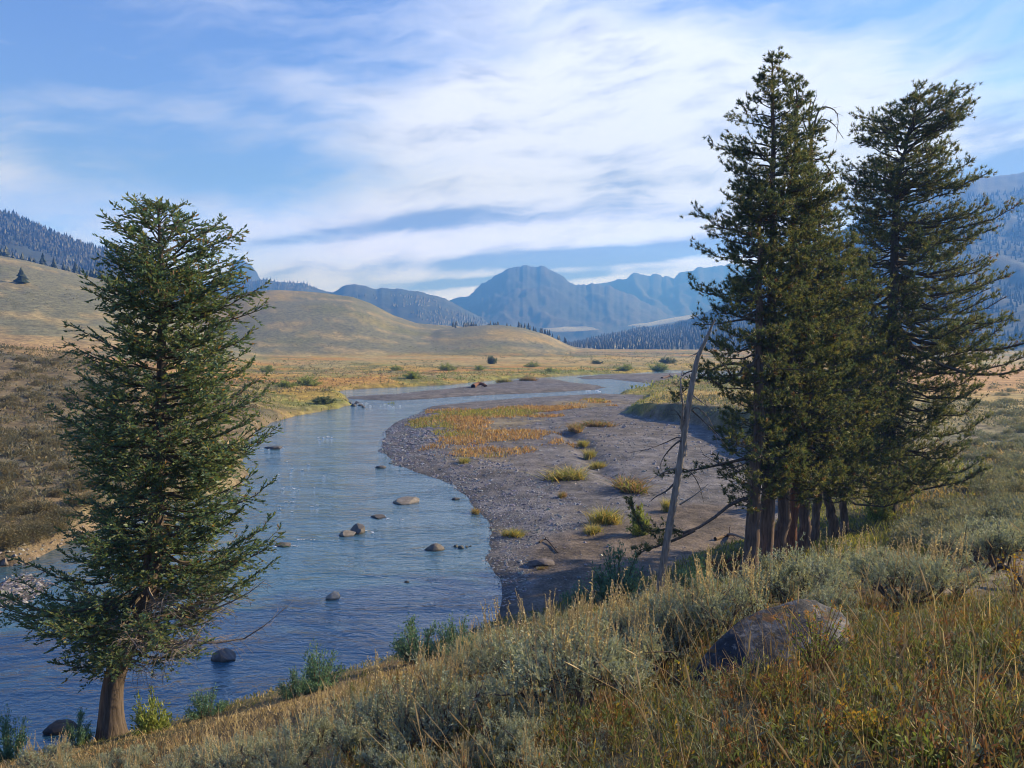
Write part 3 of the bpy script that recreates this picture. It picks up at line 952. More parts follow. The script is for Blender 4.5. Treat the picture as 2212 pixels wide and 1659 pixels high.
# dead leaning trunk -------------------------------------------------------------
def snag():
    g = np.random.default_rng(5)
    d = 28.4
    base = at(1425, 1290, d)
    base[2] = float(ground_z(base[0], base[1])[0])
    root = link('dead_tree', None, base, label='bleached dead trunk leaning right, with bare broken branches', cat='dead tree')
    T = smooth_path(np.array([at(u, v, d) for u, v in ((1421, 1300), (1428, 1250), (1444, 1150), (1461, 1050), (1475, 960), (1490, 860), (1505, 780), (1522, 740), (1545, 688))]) - base, 24)
    a = Acc(); a.tube(T, np.interp(np.linspace(0, 1, 24), (0, .05, .2, .6, .85, 1), (.20, .155, .135, .105, .07, .025)), 10, (.24, .21, .185))
    link('trunk', a.mesh('trunk', mat_bark, True), parent=root)
    paths = [[(1478, 985), (1480, 950), (1472, 920), (1476, 880), (1470, 835), (1474, 800)],
             [(1476, 948), (1462, 945), (1440, 955), (1400, 970), (1366, 976)],
             [(1476, 948), (1455, 962), (1432, 990), (1425, 1015)],
             [(1470, 1010), (1445, 1015), (1425, 1025), (1395, 1040)],
             [(1466, 1035), (1440, 1060), (1418, 1072), (1402, 1085)],
             [(1470, 1010), (1492, 1020), (1510, 1048), (1520, 1085)],
             [(1468, 1090), (1500, 1070), (1530, 1045)],
             [(1480, 920), (1475, 890), (1488, 870)],
             [(1488, 880), (1515, 905), (1540, 930), (1568, 962)],
             [(1492, 850), (1515, 868), (1540, 885)],
             [(1472, 905), (1462, 890), (1450, 880)],
             [(1500, 800), (1478, 808), (1462, 830)],
             [(1512, 760), (1490, 770)],
             [(1486, 895), (1505, 880), (1535, 910), (1548, 955)]]
    for i, uv in enumerate(paths):
        P = smooth_path(np.array([at(u, v, d + q * g.uniform(-.25, .25)) for q, (u, v) in enumerate(uv)]) - base, 9)
        lw = Acc()
        limb(lw, [], P, .085 if i == 0 else g.uniform(.03, .045), g, .3, .26, .5, (.27, .23, .20) if i % 3 == 0 else (.12, .10, .09), 0.0, 0.0, 6)
        link('branch', lw.mesh('branch', mat_twig, True), parent=root)


snag()


# spruce at the water's edge -------------------------------------------------------
def spruce():
    g = np.random.default_rng(21)
    d = 19.4
    base = at(243, 1592, d)
    base[2] = float(ground_z(base[0], base[1])[0])
    root = link('spruce_tree', None, base, label='bushy spruce with a bent bare trunk foot standing at the river edge', cat='tree')
    tuv = [(243, 1610), (240, 1560), (243, 1490), (258, 1430), (285, 1380), (312, 1310), (330, 1200), (342, 1050), (348, 850), (350, 650), (346, 520), (340, 438)]
    T = smooth_path(np.array([at(u, v, d) for u, v in tuv]) - base, 34)
    h = T[:, 2]; H = h[-1]
    rad = .25 * (1 - np.clip(h / H, 0, 1)) ** .8 + .015 + .13 * np.exp(-np.clip(h, 0, 99) / .45)
    a = Acc(); a.tube(T, rad, 14, np.where((np.arange(34 * 14) % 14 < 4)[:, None], (.20, .115, .075), (.125, .098, .082)))
    link('trunk', a.mesh('trunk', mat_bark, True), parent=root)
    env = [(438, 334, 346), (455, 300, 372), (475, 285, 415), (500, 275, 470), (525, 262, 490), (560, 245, 498), (575, 210, 500), (600, 240, 500), (650, 232, 525), (700, 215, 550), (740, 185, 532), (800, 180, 538),
           (870, 172, 545), (900, 165, 558), (940, 165, 560), (1000, 150, 555), (1040, 130, 545), (1085, 125, 588), (1105, 115, 588), (1150, 85, 555), (1200, 72, 552), (1250, 45, 545), (1300, 22, 558), (1345, 2, 560), (1375, 55, 560), (1410, 75, 420), (1440, 180, 300)]
    wood = Acc(); deadw = Acc(); shoots = []; cones = []
    tz = h + base[2]
    v = 440.0
    while v < 1436:
        frac = (v - 438) / 1000
        z = at(1106, v, d)[2]
        i = np.clip(np.searchsorted(tz, z), 1, len(tz) - 1)
        f = np.clip((z - tz[i - 1]) / (tz[i] - tz[i - 1] + 1e-9), 0, 1)
        p0 = T[i - 1] * (1 - f) + T[i] * f
        uL, uR = envelope(env, v)
        ut = 1106 + (p0[0] + base[0]) / d * F * CP
        wL = max((ut - uL) * d / F, .08); wR = max((uR - ut) * d / F, .08)
        nb = 6 if frac > .12 else 4
        a0 = g.uniform(0, 6.28)
        for b in range(nb):
            aa = a0 + b * 2 * math.pi / nb + g.uniform(-.35, .35)
            c, s = math.cos(aa), math.sin(aa)
            L = math.hypot((wR if c > 0 else wL) * c, .5 * (wL + wR) * .9 * s) * g.choice([.6, .85, 1.0], p=[.2, .35, .45]) * float(np.clip(.32 + 1.35 * fbm(np.array([aa % 6.283 * 1.3 + 40]), np.array([v / 50.]), 1.0, 2, 7)[0], .5, 1.2))
            D = np.array((c, s, 0))
            rise = .9 - 1.15 * min(frac * 1.7, 1) + g.uniform(-.12, .12)
            P = np.array([p0 + D * L * q + UP * L * (rise * q * (1 - .5 * q) + (.10 + .22 * min(frac * 2, 1)) * q ** 3) for q in np.linspace(0, 1, 8)])
            P[1:-1] += g.normal(0, .02 * L ** .5, (6, 3))
            dead = frac > .80 and c > .05 and s < .55 and g.random() < .55
            W_ = deadw if dead else wood
            colr = (.24, .20, .175) if dead else (.105, .085, .065)
            W_.tube(P, np.linspace(.010 + .012 * L, .004, 8), 4, colr)
            sd = 1
            st = (.22 if frac < .3 else .32) * L
            while st < L:
                t = st / L
                p, tg = along(P, t)
                lat = unit(np.cross(tg, UP)) * sd; sd = -sd
                dr = unit(tg * .75 + lat * g.uniform(.2, 1.0) + UP * g.uniform(-.8, .6))
                l = (.16 + .32 * min(L, 2.4) * (1 - t) ** .8) * g.uniform(.6, 1.3)
                sag = UP * (-.22 if dead else -.10) * l
                Q = np.array((p, p + dr * l * .5 + sag * .2, p + dr * l + sag))
                W_.tube(Q, (.008, .005, .003), 3, colr)
                if dead:
                    for q in range(2):
                        e = Q[1] + (Q[2] - Q[1]) * g.random()
                        W_.tube(np.array((e, e + unit(dr + g.normal(0, .5, 3) - UP * .5) * g.uniform(.1, .35))), (.004, .002), 3, colr)
                else:
                    n = max(2, int(l / .034))
                    for q in range(n):
                        x = (q + g.random()) / n
                        pp = p + (Q[2] - p) * x
                        lt = unit(np.cross(dr, UP)) * (1 if q % 2 else -1)
                        shoots.append((pp, unit(dr * .8 + lt * .7 + UP * g.uniform(-.15, .6) + g.normal(0, .15, 3)), frac))
                    shoots.append((Q[2], unit(dr + UP * .25), frac))
                    if frac < .33 and c > .1 and g.random() < .11:
                        cones.append(Q[2])
                st += .075 * g.uniform(.6, 1.4)
            if not dead:
                for q in range(3):
                    shoots.append((P[-1], unit(P[-1] - P[-2] + g.normal(0, .3, 3) + UP * .2), frac))
        v += 13.5 * g.uniform(.4, 1.6)
    link('branchwork', wood.mesh('branchwork', mat_twig), parent=root)
    link('dead_branchwork', deadw.mesh('dead_branchwork', mat_twig), parent=root, label='bare grey twigs hanging on the water side')
    p = np.array([s[0] for s in shoots]); dr = np.array([s[1] for s in shoots]); n = len(p)
    pal = np.array([(.105, .170, .092), (.150, .190, .075), (.080, .145, .100), (.205, .205, .075), (.26, .14, .05)])
    c = pal[g.choice(5, n, p=[.33, .25, .25, .15, .02])] * g.uniform(.75, 1.3, (n, 1))
    # each shoot: a bottle brush of three crossed, notched blades
    l = g.uniform(.08, .15, (n, 1)); wd = g.uniform(.018, .027, (n, 1))
    s1 = unit(np.cross(dr, g.normal(0, 1, (n, 3)))); s2 = np.cross(dr, s1)
    Vs = []
    for sv in (s1,):
        Vs += [p, p + dr * l * .35 + sv * wd, p + dr * l, p + dr * l * .35 - sv * wd]
    V = np.stack(Vs, 1).reshape(-1, 3)
    q = np.arange(n * 4).reshape(-1, 4)
    crown = link('crown', make_mesh('crown', V, q, mat_needle, np.repeat(c, 4, 0)), parent=root)
    ca = Acc()
    for e in cones:
        k = g.uniform(.9, 1.2)
        ca.tube(np.array((e, e - UP * .03 * k, e - UP * .07 * k, e - UP * .10 * k)), (.006, .016, .014, .004), 5, (.30, .17, .09))
    o = link('cones', ca.mesh('cones', mat_twig), parent=crown, kind='stuff')
    return n


spruce()
# ---------------------------------------------------------------- sagebrush, shrubs, grass
mat_leaf = leaf_mat('leaves', 0.34, 0.6, 0.25, 1.25)
mat_grass = leaf_mat('grass', 0.42, 0.5, 0.35, 1.3)


def blades(p, d, l, wd, col, g, bend=0.35):
    """curved grass blades: two stacked quads folded to 3 triangles each; p base, d direction"""
    n = len(p)
    side = unit(np.cross(d, g.normal(0, 1, (n, 3)))) * (wd * .5)[:, None]
    lean = g.normal(0, 1, (n, 3)) * np.array((1, 1, 0)) * (l * bend)[:, None]
    m_ = p + d * (l * .55)[:, None] + lean * .3
    e = p + d * l[:, None] + lean - UP * (np.linalg.norm(lean, axis=1) * .35)[:, None]
    V = np.stack((p - side, p + side, m_ + side * .75, m_ - side * .75, e), 1).reshape(-1, 3)
    i = np.arange(n)[:, None] * 5
    T = np.concatenate((i + [0, 1, 2], i + [0, 2, 3], i + [3, 2, 4]), 1).reshape(-1, 3)
    return V, T, np.repeat(col, 5, 0)


def leaf_quads(p, d, l, wd, g):
    n = len(p)
    s = unit(np.cross(d, g.normal(0, 1, (n, 3)))) * (wd * .5)[:, None]
    m_ = p + d * (l * .55)[:, None]
    return np.stack((p, m_ + s, p + d * l[:, None], m_ - s), 1).reshape(-1, 3)


SAGE_PAL = np.array([(.32, .345, .255), (.27, .31, .24), (.36, .365, .24), (.23, .28, .235), (.38, .345, .21)])


def sage_meshes(seed, nst=9, spikes=26, clusters=430, dead=0.0):
    """big sagebrush about 1 m tall and 1.2 m across: stems, foliage and seed spikes"""
    g = np.random.default_rng(seed)
    st = Acc(); ends = []
    for k in range(nst):
        a = k * 2.4 + g.uniform(-.4, .4); lean = g.uniform(.15, 1.0)
        r = .48 * lean; hh = g.uniform(.42, .62) * (1.15 - .45 * lean)
        e = np.array((r * math.cos(a), r * math.sin(a), hh))
        P = smooth_path([np.array((0, 0, -.06)), e * (.35, .35, .25) + g.normal(0, .03, 3), e * (.7, .7, .62) + g.normal(0, .04, 3), e], 9)
        st.tube(P, np.linspace(.026, .009, 9), 6, (.105, .085, .072))
        for j in range(6):
            t = g.uniform(.45, 1.0)
            p, tg = along(P, t)
            dd = unit(tg + g.normal(0, .65, 3) + UP * .35)
            l = g.uniform(.16, .34)
            q = p + dd * l * .5 + UP * .02; q2 = p + dd * l + UP * l * .25
            st.tube(np.array((p, q, q2)), (.009, .006, .003), 4, (.13, .105, .09))
            ends += [(q, unit(dd + UP * .6)), (q2, unit(dd + UP * 1.0)), ((q + q2) / 2, unit(dd + UP * .8)), (q2 + g.normal(0, .03, 3), unit(dd + UP))]
            for _ in range(2):
                q3 = q + unit(dd + g.normal(0, .7, 3) + UP * .4) * g.uniform(.08, .2)
                st.tube(np.array((q, q3)), (.005, .002), 3, (.15, .125, .11))
                ends.append((q3, unit(dd + UP)))
    E = np.array([e[0] for e in ends]); D = np.array([e[1] for e in ends])
    keep = g.choice(len(E), clusters) if clusters > len(E) else g.permutation(len(E))[:clusters]
    E = E[keep] + g.normal(0, .035, (len(keep), 3)); D = D[keep]
    E = E[g.random(len(E)) > dead]; D = D[:len(E)]
    k = 15
    n = len(E)
    ax = unit(D + g.normal(0, .3, D.shape)); ln = g.uniform(.06, .13, n)
    pos = E[:, None] + ax[:, None] * (ln[:, None] * np.linspace(-.3, 1, k)[None])[..., None]
    dl = unit(ax[:, None] * 1.0 + g.normal(0, .62, (n, k, 3)))
    V = leaf_quads(pos.reshape(-1, 3), dl.reshape(-1, 3), g.uniform(.026, .050, n * k), g.uniform(.009, .014, n * k), g)
    c = SAGE_PAL[g.choice(5, n, p=[.34, .24, .2, .16, .06])] * g.uniform(.8, 1.25, (n, 1))
    c = np.repeat(np.repeat(c, k, 0) * g.uniform(.85, 1.15, (n * k, 1)), 4, 0)
    fo = make_mesh('foliage', V, np.arange(len(V)).reshape(-1, 4), mat_leaf, c)
    sk = Acc()
    if spikes:
        top = E[np.argsort(-E[:, 2])][:max(spikes * 3, 30)]
        for j in range(spikes):
            p = top[g.integers(len(top))]
            dd = unit(np.array((g.normal(0, .13) + p[0] * .25, g.normal(0, .13) + p[1] * .25, 1)))
            l = g.uniform(.26, .55)
            sk.tube(np.array((p, p + dd * l * .5 + g.normal(0, .008, 3), p + dd * l)), (.004, .0035, .002), 3, (.46, .36, .21))
            m_ = int(l / .018)
            t = np.linspace(.25, 1, m_)
            b = p + dd * (l * t)[:, None]
            dv = unit(dd + g.normal(0, .8, (m_, 3)))
            V = leaf_quads(b, dv, g.uniform(.020, .036, m_) * (1.3 - .7 * t), np.full(m_, .013), g)
            q = np.arange(m_ * 4).reshape(-1, 4)
            cc = np.array((.56, .45, .27)) * g.uniform(.75, 1.2, (m_, 1))
            sk.add(V, np.concatenate((q[:, :3], q[:, [0, 2, 3]])), np.repeat(cc, 4, 0))
    return st.mesh('stems', mat_twig, True), fo, (sk.mesh('seed_spikes', mat_grass) if spikes else None)


SAGE = [sage_meshes(300, 9, 34, 520), sage_meshes(301, 10, 16, 560), sage_meshes(302, 8, 44, 460), sage_meshes(303, 9, 0, 560), sage_meshes(304, 10, 6, 200, .3), sage_meshes(305, 7, 24, 420)]


def sage(u, v, hpx, kind, label, d=None, wide=1.0, group='sagebrush on the near slope'):
    p = at(u, v, d) if d else hit(u, v)
    p[2] = float(ground_z(p[0], p[1])[0])
    s = hpx * p[1] / F / 0.93
    st, fo, sk = SAGE[kind]
    root = link('sagebrush', None, p - UP * .03, (0, 0, rng.uniform(0, 6.28)), (s * wide, s * wide, s), label=label, cat='shrub', group=group)
    link('stems', st, parent=root)
    link('foliage', fo, parent=root)
    if sk:
        link('seed_spikes', sk, parent=root, kind='stuff')
    return root


SAGES = [
    (1240, 1560, 235, 0, 'large grey-green sagebrush in the middle of the slope, thick with upright tan seed spikes', None, 1.15),
    (1120, 1500, 165, 5, 'sagebrush with pale spikes next to the large spiky one, nearer the spruce', None, 1.1),
    (1345, 1500, 150, 1, 'grey-green sagebrush in front of the charred log', None, 1.1),
    (1370, 1420, 135, 2, 'spiky sagebrush on the slope edge just below the foot of the leaning dead trunk', None, 1.1),
    (1470, 1405, 150, 1, 'dense blue-grey sagebrush between the leaning dead trunk and the lichen boulder', None, 1.1),
    (1555, 1385, 165, 2, 'tall sagebrush with golden spikes just above the narrow end of the boulder', None, 1.1),
    (1640, 1330, 110, 0, 'golden spiked sagebrush at the foot of the foremost pine', None, 1.2),
    (1715, 1325, 150, 3, 'dark sagebrush without spikes behind the top of the boulder', None, 1.1),
    (1800, 1345, 85, 3, 'small rounded pale sagebrush touching the back of the boulder', None, 1.4),
    (1790, 1290, 115, 1, 'sagebrush standing in line with the crooked pine trunk', None, 1.2),
    (1950, 1310, 140, 1, 'broad sagebrush with dark bare stems right of the boulder top', None, 1.25),
    (2040, 1300, 120, 5, 'grey sagebrush with loose stalks beside the dark fallen sage stem', None, 1.25),
    (2150, 1235, 120, 3, 'sagebrush above the dark fallen stem near the picture edge', None, 1.2),
    (1890, 1275, 85, 5, 'low sagebrush halfway between the boulder and the solitary pine', None, 1.3),
    (900, 1640, 205, 2, 'tallest spiked sagebrush of the river edge, its tan spikes reaching over the water', None, 1.0),
    (780, 1650, 140, 5, 'sagebrush below the willow clump by the water, with short tan spikes', None, 1.2),
    (640, 1670, 125, 1, 'low grey sagebrush at the bottom edge left of the tallest spiked one', None, 1.3),
    (1010, 1610, 165, 4, 'half dead sagebrush showing grey bare twigs', None, 1.2),
    (1105, 1655, 125, 3, 'blue-grey sagebrush at the bottom edge under the half dead one', None, 1.1),
    (860, 1700, 110, 3, 'silvery sagebrush cut by the bottom edge below the tallest spiked one', None, 1.3),
    (500, 1700, 115, 0, 'sagebrush with straw spikes at the bottom edge right of the spruce foot', None, 1.3),
    (390, 1690, 75, 1, 'small sagebrush in the golden grass near the spruce foot', None, 1.4),
    (110, 1672, 75, 2, 'spiky low sagebrush at the bottom left corner', None, 1.5),
    (1210, 1430, 120, 0, 'sagebrush on the slope edge against the dark sand', None, 1.2),
    (1290, 1400, 100, 2, 'spiked sagebrush on the slope edge beside the teal willow', None, 1.2),
    (960, 1500, 95, 5, 'low sagebrush in front of the long green willow clump', None, 1.3),
    (1160, 1690, 100, 1, 'sagebrush cut by the bottom edge below the large spiky one', None, 1.2),
    (720, 1715, 80, 1, 'olive sagebrush cut by the bottom edge among straw grass', None, 1.3),
]
for q in SAGES:
    sage(*q)
g = np.random.default_rng(31)
EXTRA = [(1060, 1560, 110), (960, 1560, 105), (820, 1600, 95), (700, 1610, 80), (560, 1640, 70), (470, 1650, 60), (300, 1660, 55), (230, 1680, 60), (1170, 1590, 110), (1290, 1640, 85), (1080, 1450, 100), (1010, 1450, 80),
         (1420, 1440, 100), (1440, 1350, 90), (1990, 1260, 75), (2090, 1215, 75), (1900, 1230, 55), (2180, 1180, 65),
         (1030, 1690, 90), (940, 1710, 90), (600, 1710, 90), (260, 1710, 70), (160, 1705, 70), (790, 1540, 60), (1240, 1480, 110)]
NICK = ['the large sagebrush thick with spikes', 'the pale spiked bush beside the large one', 'the bush in front of the charred log', 'the spiky bush below the leaning dead trunk', 'the blue-grey bush by the leaning dead trunk',
        'the golden spiked bush above the boulder', 'the bush at the foremost pine foot', 'the dark bush behind the boulder', 'the rounded pale bush touching the boulder', 'the bush below the crooked pine', 'the broad bush with dark stems', 'the loose stalked bush',
        'the bush above the twisted dark stem', 'the low bush before the solitary pine', 'the tallest spiked bush by the water', 'the short spiked bush below the willows', 'the low bottom bush left of the tallest one', 'the half dead bush', 'the blue-grey bottom bush',
        'the silvery bottom bush', 'the straw spiked bottom bush', 'the small bush near the spruce', 'the corner bush', 'the edge bush against the dark sand', 'the spiked bush beside the teal willow', 'the low bush by the long willow clump', 'the bottom bush under the large one', 'the olive bottom bush']
used_labels = set()
for i, (u, v, hp) in enumerate(EXTRA):
    near = sorted(range(len(SAGES)), key=lambda k: math.hypot(SAGES[k][0] - u, SAGES[k][1] - v))
    for k in near:
        du, dv = SAGES[k][0] - u, SAGES[k][1] - v
        side = ('left of ' if du > 0 else 'right of ') if abs(du) > abs(dv) else ('above ' if dv > 0 else 'below ')
        lb = 'small sagebrush just ' + side + NICK[k]
        if lb not in used_labels:
            break
    used_labels.add(lb)
    sage(u, v, hp, int(g.integers(0, 6)), lb, None, g.uniform(1.1, 1.45), 'small sagebrush filling the near slope')

# bench on the right and the slope across the river: smaller, simpler bushes
def low_sage(seed, n=300, leaf=.10, pal=SAGE_PAL):
    g = np.random.default_rng(seed)
    k = 26
    ctr = unit(g.normal(0, 1, (k, 3)) * (1, 1, .7)) * g.uniform(.3, .62, (k, 1)); ctr[:, 2] = np.abs(ctr[:, 2]) * .9 + .1
    i = g.integers(0, k, n * 4)
    p = ctr[i] + g.normal(0, .10, (n * 4, 3)); p[:, 2] = np.maximum(p[:, 2], .02)
    d = unit(p * (1, 1, 1.6) + g.normal(0, .45, p.shape) + UP * .3)
    V = leaf_quads(p, d, g.uniform(.6, 1.3, n * 4) * leaf, g.uniform(.25, .4, n * 4) * leaf, g)
    c = np.asarray(pal)[g.integers(0, len(pal), k)][i] * g.uniform(.75, 1.25, (n * 4, 1))
    return V, np.arange(len(V)).reshape(-1, 4), np.repeat(c, 4, 0)


LOWS = [make_mesh('low_sagebrush', *low_sage(400 + i)[:2], mat_leaf, low_sage(400 + i)[2] * .68) for i in range(5)]
LOWPAL = np.array([(.185, .17, .115), (.155, .15, .105), (.21, .17, .095), (.125, .125, .095)])
LOWS_TAN = [make_mesh('low_sagebrush', *low_sage(420 + i, pal=LOWPAL)[:2], mat_leaf, low_sage(420 + i, pal=LOWPAL)[2]) for i in range(5)]


def scatter_uv(n, poly, g, dmin=5, dmax=400):
    """random ground points seen inside a picture polygon"""
    P = np.array(poly, float)
    lo, hi = P.min(0), P.max(0)
    out = []
    while len(out) < n:
        uv = g.uniform(lo, hi)
        if poly_sd(np.array([uv[0]]), np.array([uv[1]]), P)[0] < 0:
            continue
        h = hit(*uv)
        if dmin < h[1] < dmax and h[2] > .6:
            out.append(h)
    return out


g = np.random.default_rng(77)
for h in scatter_uv(135, [(1960, 1185), (1960, 1120), (2090, 1080), (2100, 900), (2080, 835), (2230, 835), (2230, 1215)], g):
    s = g.uniform(.65, 1.15)
    link('sagebrush', LOWS[g.integers(5)], h - UP * .05, (0, 0, g.uniform(0, 6.3)), (s * 1.25, s * 1.25, s), label='rounded sagebrush on the meadow bench, ' + ('far out beside the dark hollow' if h[1] > 75 else 'near the worn trail' if h[1] > 45 else 'in the nearest rows before the trail'), cat='shrub',
         group='sagebrush on the meadow bench')
for h in scatter_uv(150, [(-20, 1190), (-20, 760), (150, 775), (240, 800), (300, 830), (250, 1000), (190, 1100), (120, 1160)], g):
    s = g.uniform(.6, 1.15)
    link('sagebrush', LOWS_TAN[g.integers(5)], h - UP * .05, (0, 0, g.uniform(0, 6.3)), (s * 1.3, s * 1.3, s), label='dull tan sagebrush across the river, ' + ('along the top of the slope' if h[2] > 6.5 else 'halfway up the slope' if h[2] > 3.5 else 'low down by the eroded bank'), cat='shrub',
         group='sagebrush on the slope across the river')


# the rest of the scrub: one mass each
def scrub(name, pts, sizes, g, pal, nleaf=46):
    n = len(pts)
    d = unit(g.normal(0, 1, (n, nleaf, 3)) * (1, 1, .7)); d[..., 2] = np.abs(d[..., 2])
    p = pts[:, None] + d * (sizes[:, None, None] * g.uniform(.25, .6, (n, nleaf, 1)))
    dd = unit(d + UP * .5 + g.normal(0, .4, d.shape))
    V = leaf_quads(p.reshape(-1, 3), dd.reshape(-1, 3), np.repeat(sizes, nleaf) * g.uniform(.25, .5, n * nleaf), np.repeat(sizes, nleaf) * g.uniform(.10, .20, n * nleaf), g)
    c = np.repeat(np.asarray(pal)[g.integers(0, len(pal), n)], nleaf, 0) * g.uniform(.75, 1.25, (n * nleaf, 1))
    link(name, make_mesh(name, V, np.arange(len(V)).reshape(-1, 4), mat_leaf, np.repeat(c, 4, 0)), kind='stuff')


def sector(n, r0, r1, a0, a1, g, power=0.0):
    """points in a sector of the land; power 0: even in log r"""
    r = np.exp(g.uniform(math.log(r0), math.log(r1), n)) if power == 0 else (g.uniform(r0 ** power, r1 ** power, n)) ** (1 / power)
    a = np.radians(g.uniform(a0, a1, n))
    return r * np.sin(a), r * np.cos(a)


x, y = sector(5200, 36, 210, -36, -12, g, 1.0)
z, sl, sb, r = ground_parts(x, y)
ok = (sl < -2.5) & (z > 1.6)
scrub('scrub', np.stack((x, y, z), 1)[ok], g.uniform(.45, 1.0, ok.sum()), g, LOWPAL, 17)
x, y = sector(3600, 46, 220, 10, 38, g, 1.0)
z, sl, sb, r = ground_parts(x, y)
ok = (sl < -.8) & (np.hypot(x - 19, y - 41) > 6) & (fbm(x, y, 18, 3, 90) > .42)
scrub('scrub', np.stack((x, y, z), 1)[ok], g.uniform(.45, .95, ok.sum()), g, SAGE_PAL * .5, 18)
x, y = sector(5200, 210, 640, -36, 20, g, 1.0)
z, sl, sb, r = ground_parts(x, y)
ok = (sl < -3) & (fbm(x, y, 60, 3, 91) > .47)
scrub('scrub', np.stack((x, y, z), 1)[ok], g.uniform(.7, 1.7, ok.sum()), g, LOWPAL * np.array((.95, 1.05, .95)), 8)


x, y = sector(1500, 165, 420, -6, 20, g, 0.8)
z, sl, sb, r = ground_parts(x, y)
ok = (sl < -.8) & (sl > -26) & (fbm(x, y, 22, 3, 93) > .46) & ((x > 5) | (g.random(len(x)) < .35))
scrub('willow_scrub', np.stack((x, y, z), 1)[ok], g.uniform(.8, 2.2, ok.sum()), g, np.array([(.24, .28, .075), (.20, .24, .07), (.30, .32, .09), (.15, .19, .06)]), 16)

# willows and leafy shrubs ---------------------------------------------------------
def shrub_meshes(seed, pal, n=1500, leaf=.07, wide=1.3, low=.25):
    g = np.random.default_rng(seed)
    st = Acc(); P_ = []; D_ = []
    for k in range(26):
        a = g.uniform(0, 6.28); r = wide * .5 * math.sqrt(g.random())
        e = np.array((r * math.cos(a), r * math.sin(a), g.uniform(.45, 1.0) * math.sqrt(max(.12, 1.05 - (r / (wide * .5)) ** 2))))
        Q = smooth_path([e * (.3, .3, 0) - UP * .05, e * (.6, .6, .5), e], 6)
        st.tube(Q, np.linspace(.014, .004, 6), 4, (.11, .08, .055))
        for t in g.uniform(low, 1.0, n // 26):
            p, tg = along(Q, t)
            P_.append(p + g.normal(0, .05, 3)); D_.append(unit(tg * .7 + g.normal(0, .6, 3)))
    P_, D_ = np.array(P_), np.array(D_); n = len(P_)
    V = leaf_quads(P_, D_, g.uniform(.7, 1.3, n) * leaf, g.uniform(.26, .36, n) * leaf, g)
    c = np.asarray(pal)[g.integers(0, len(pal), n)] * g.uniform(.75, 1.25, (n, 1))
    return st.mesh('stems', mat_twig), make_mesh('foliage', V, np.arange(n * 4).reshape(-1, 4), mat_leaf, np.repeat(c, 4, 0))


TEAL = [shrub_meshes(500 + i, [(.12, .22, .145), (.165, .26, .14), (.095, .19, .145)], 2600, .08) for i in range(2)]
LIME = [shrub_meshes(510 + i, [(.27, .32, .085), (.33, .36, .10), (.21, .27, .08)], 1800, .13, 1.3, .05) for i in range(2)]
DARK = shrub_meshes(520, [(.11, .14, .065), (.14, .17, .075)], 1600, .16, 1.3, .05)


def shrub(u, v, hpx, wpx, ms, label, d=None, name='willow_shrub', group=None):
    p = at(u, v, d) if d else hit(u, v)
    p[2] = float(ground_z(p[0], p[1])[0])
    s = hpx * p[1] / F / .9 * (1.3 if group == GW else 1.0); wd = wpx * p[1] / F / 1.3
    root = link(name, None, p - UP * .05, (0, 0, rng.uniform(0, 6.28)), (wd, wd, s), label=label, cat='shrub', group=group)
    link('stems', ms[0], parent=root); link('foliage', ms[1], parent=root)


GW = 'willow shrubs on the near riverbank'
shrub(690, 1485, 78, 120, TEAL[0], 'rounded dark green willow at the water, between the spruce and the long willow clump', 19.5, group=GW)
shrub(640, 1490, 55, 80, TEAL[1], 'small dark willow touching the rounded one on its spruce side', 19.0, group=GW)
shrub(905, 1420, 75, 130, TEAL[1], 'long dark green willow clump at the water behind the tallest sage spikes', 21.0, group=GW)
shrub(985, 1415, 70, 110, TEAL[0], 'dark willow at the end of the long clump toward the sand bar', 21.0, group=GW)
shrub(445, 1525, 55, 90, TEAL[0], 'low blue-green willow at the water a little right of the spruce foot', 19.5, group=GW)
shrub(325, 1575, 75, 90, LIME[1], 'yellow-green leafy shrub beside the spruce trunk', 18.6, group=GW)
shrub(165, 1600, 60, 70, TEAL[1], 'dark leafy shrub on the other side of the spruce trunk', 19.0, group=GW)
shrub(20, 1625, 85, 90, TEAL[0], 'dark shrub at the left picture edge by the water', 19.0, group=GW)
shrub(1335, 1305, 95, 140, TEAL[1], 'teal leafy willow on the sand behind the spiked sagebrush', 29.0, group=GW)
shrub(1250, 1330, 50, 90, TEAL[0], 'low dark willow at the edge of the wet sand', 28.0, group=GW)
shrub(1500, 1265, 60, 90, TEAL[1], 'green shrub right of the leaning dead trunk', 29.0, group=GW)
shrub(1380, 1135, 55, 55, LIME[0], 'bright lime shrub under the low sweeping pine limb', 44.0, group=GW)
shrub(1895, 1120, 55, 65, LIME[1], 'pale leafy willow at the foot of the solitary pine', 39.5, group=GW)
shrub(1790, 1090, 60, 120, LIME[0], 'green willow seen between the crooked pine trunks', 52, group=GW)
GF = 'shrubs on the valley meadow'
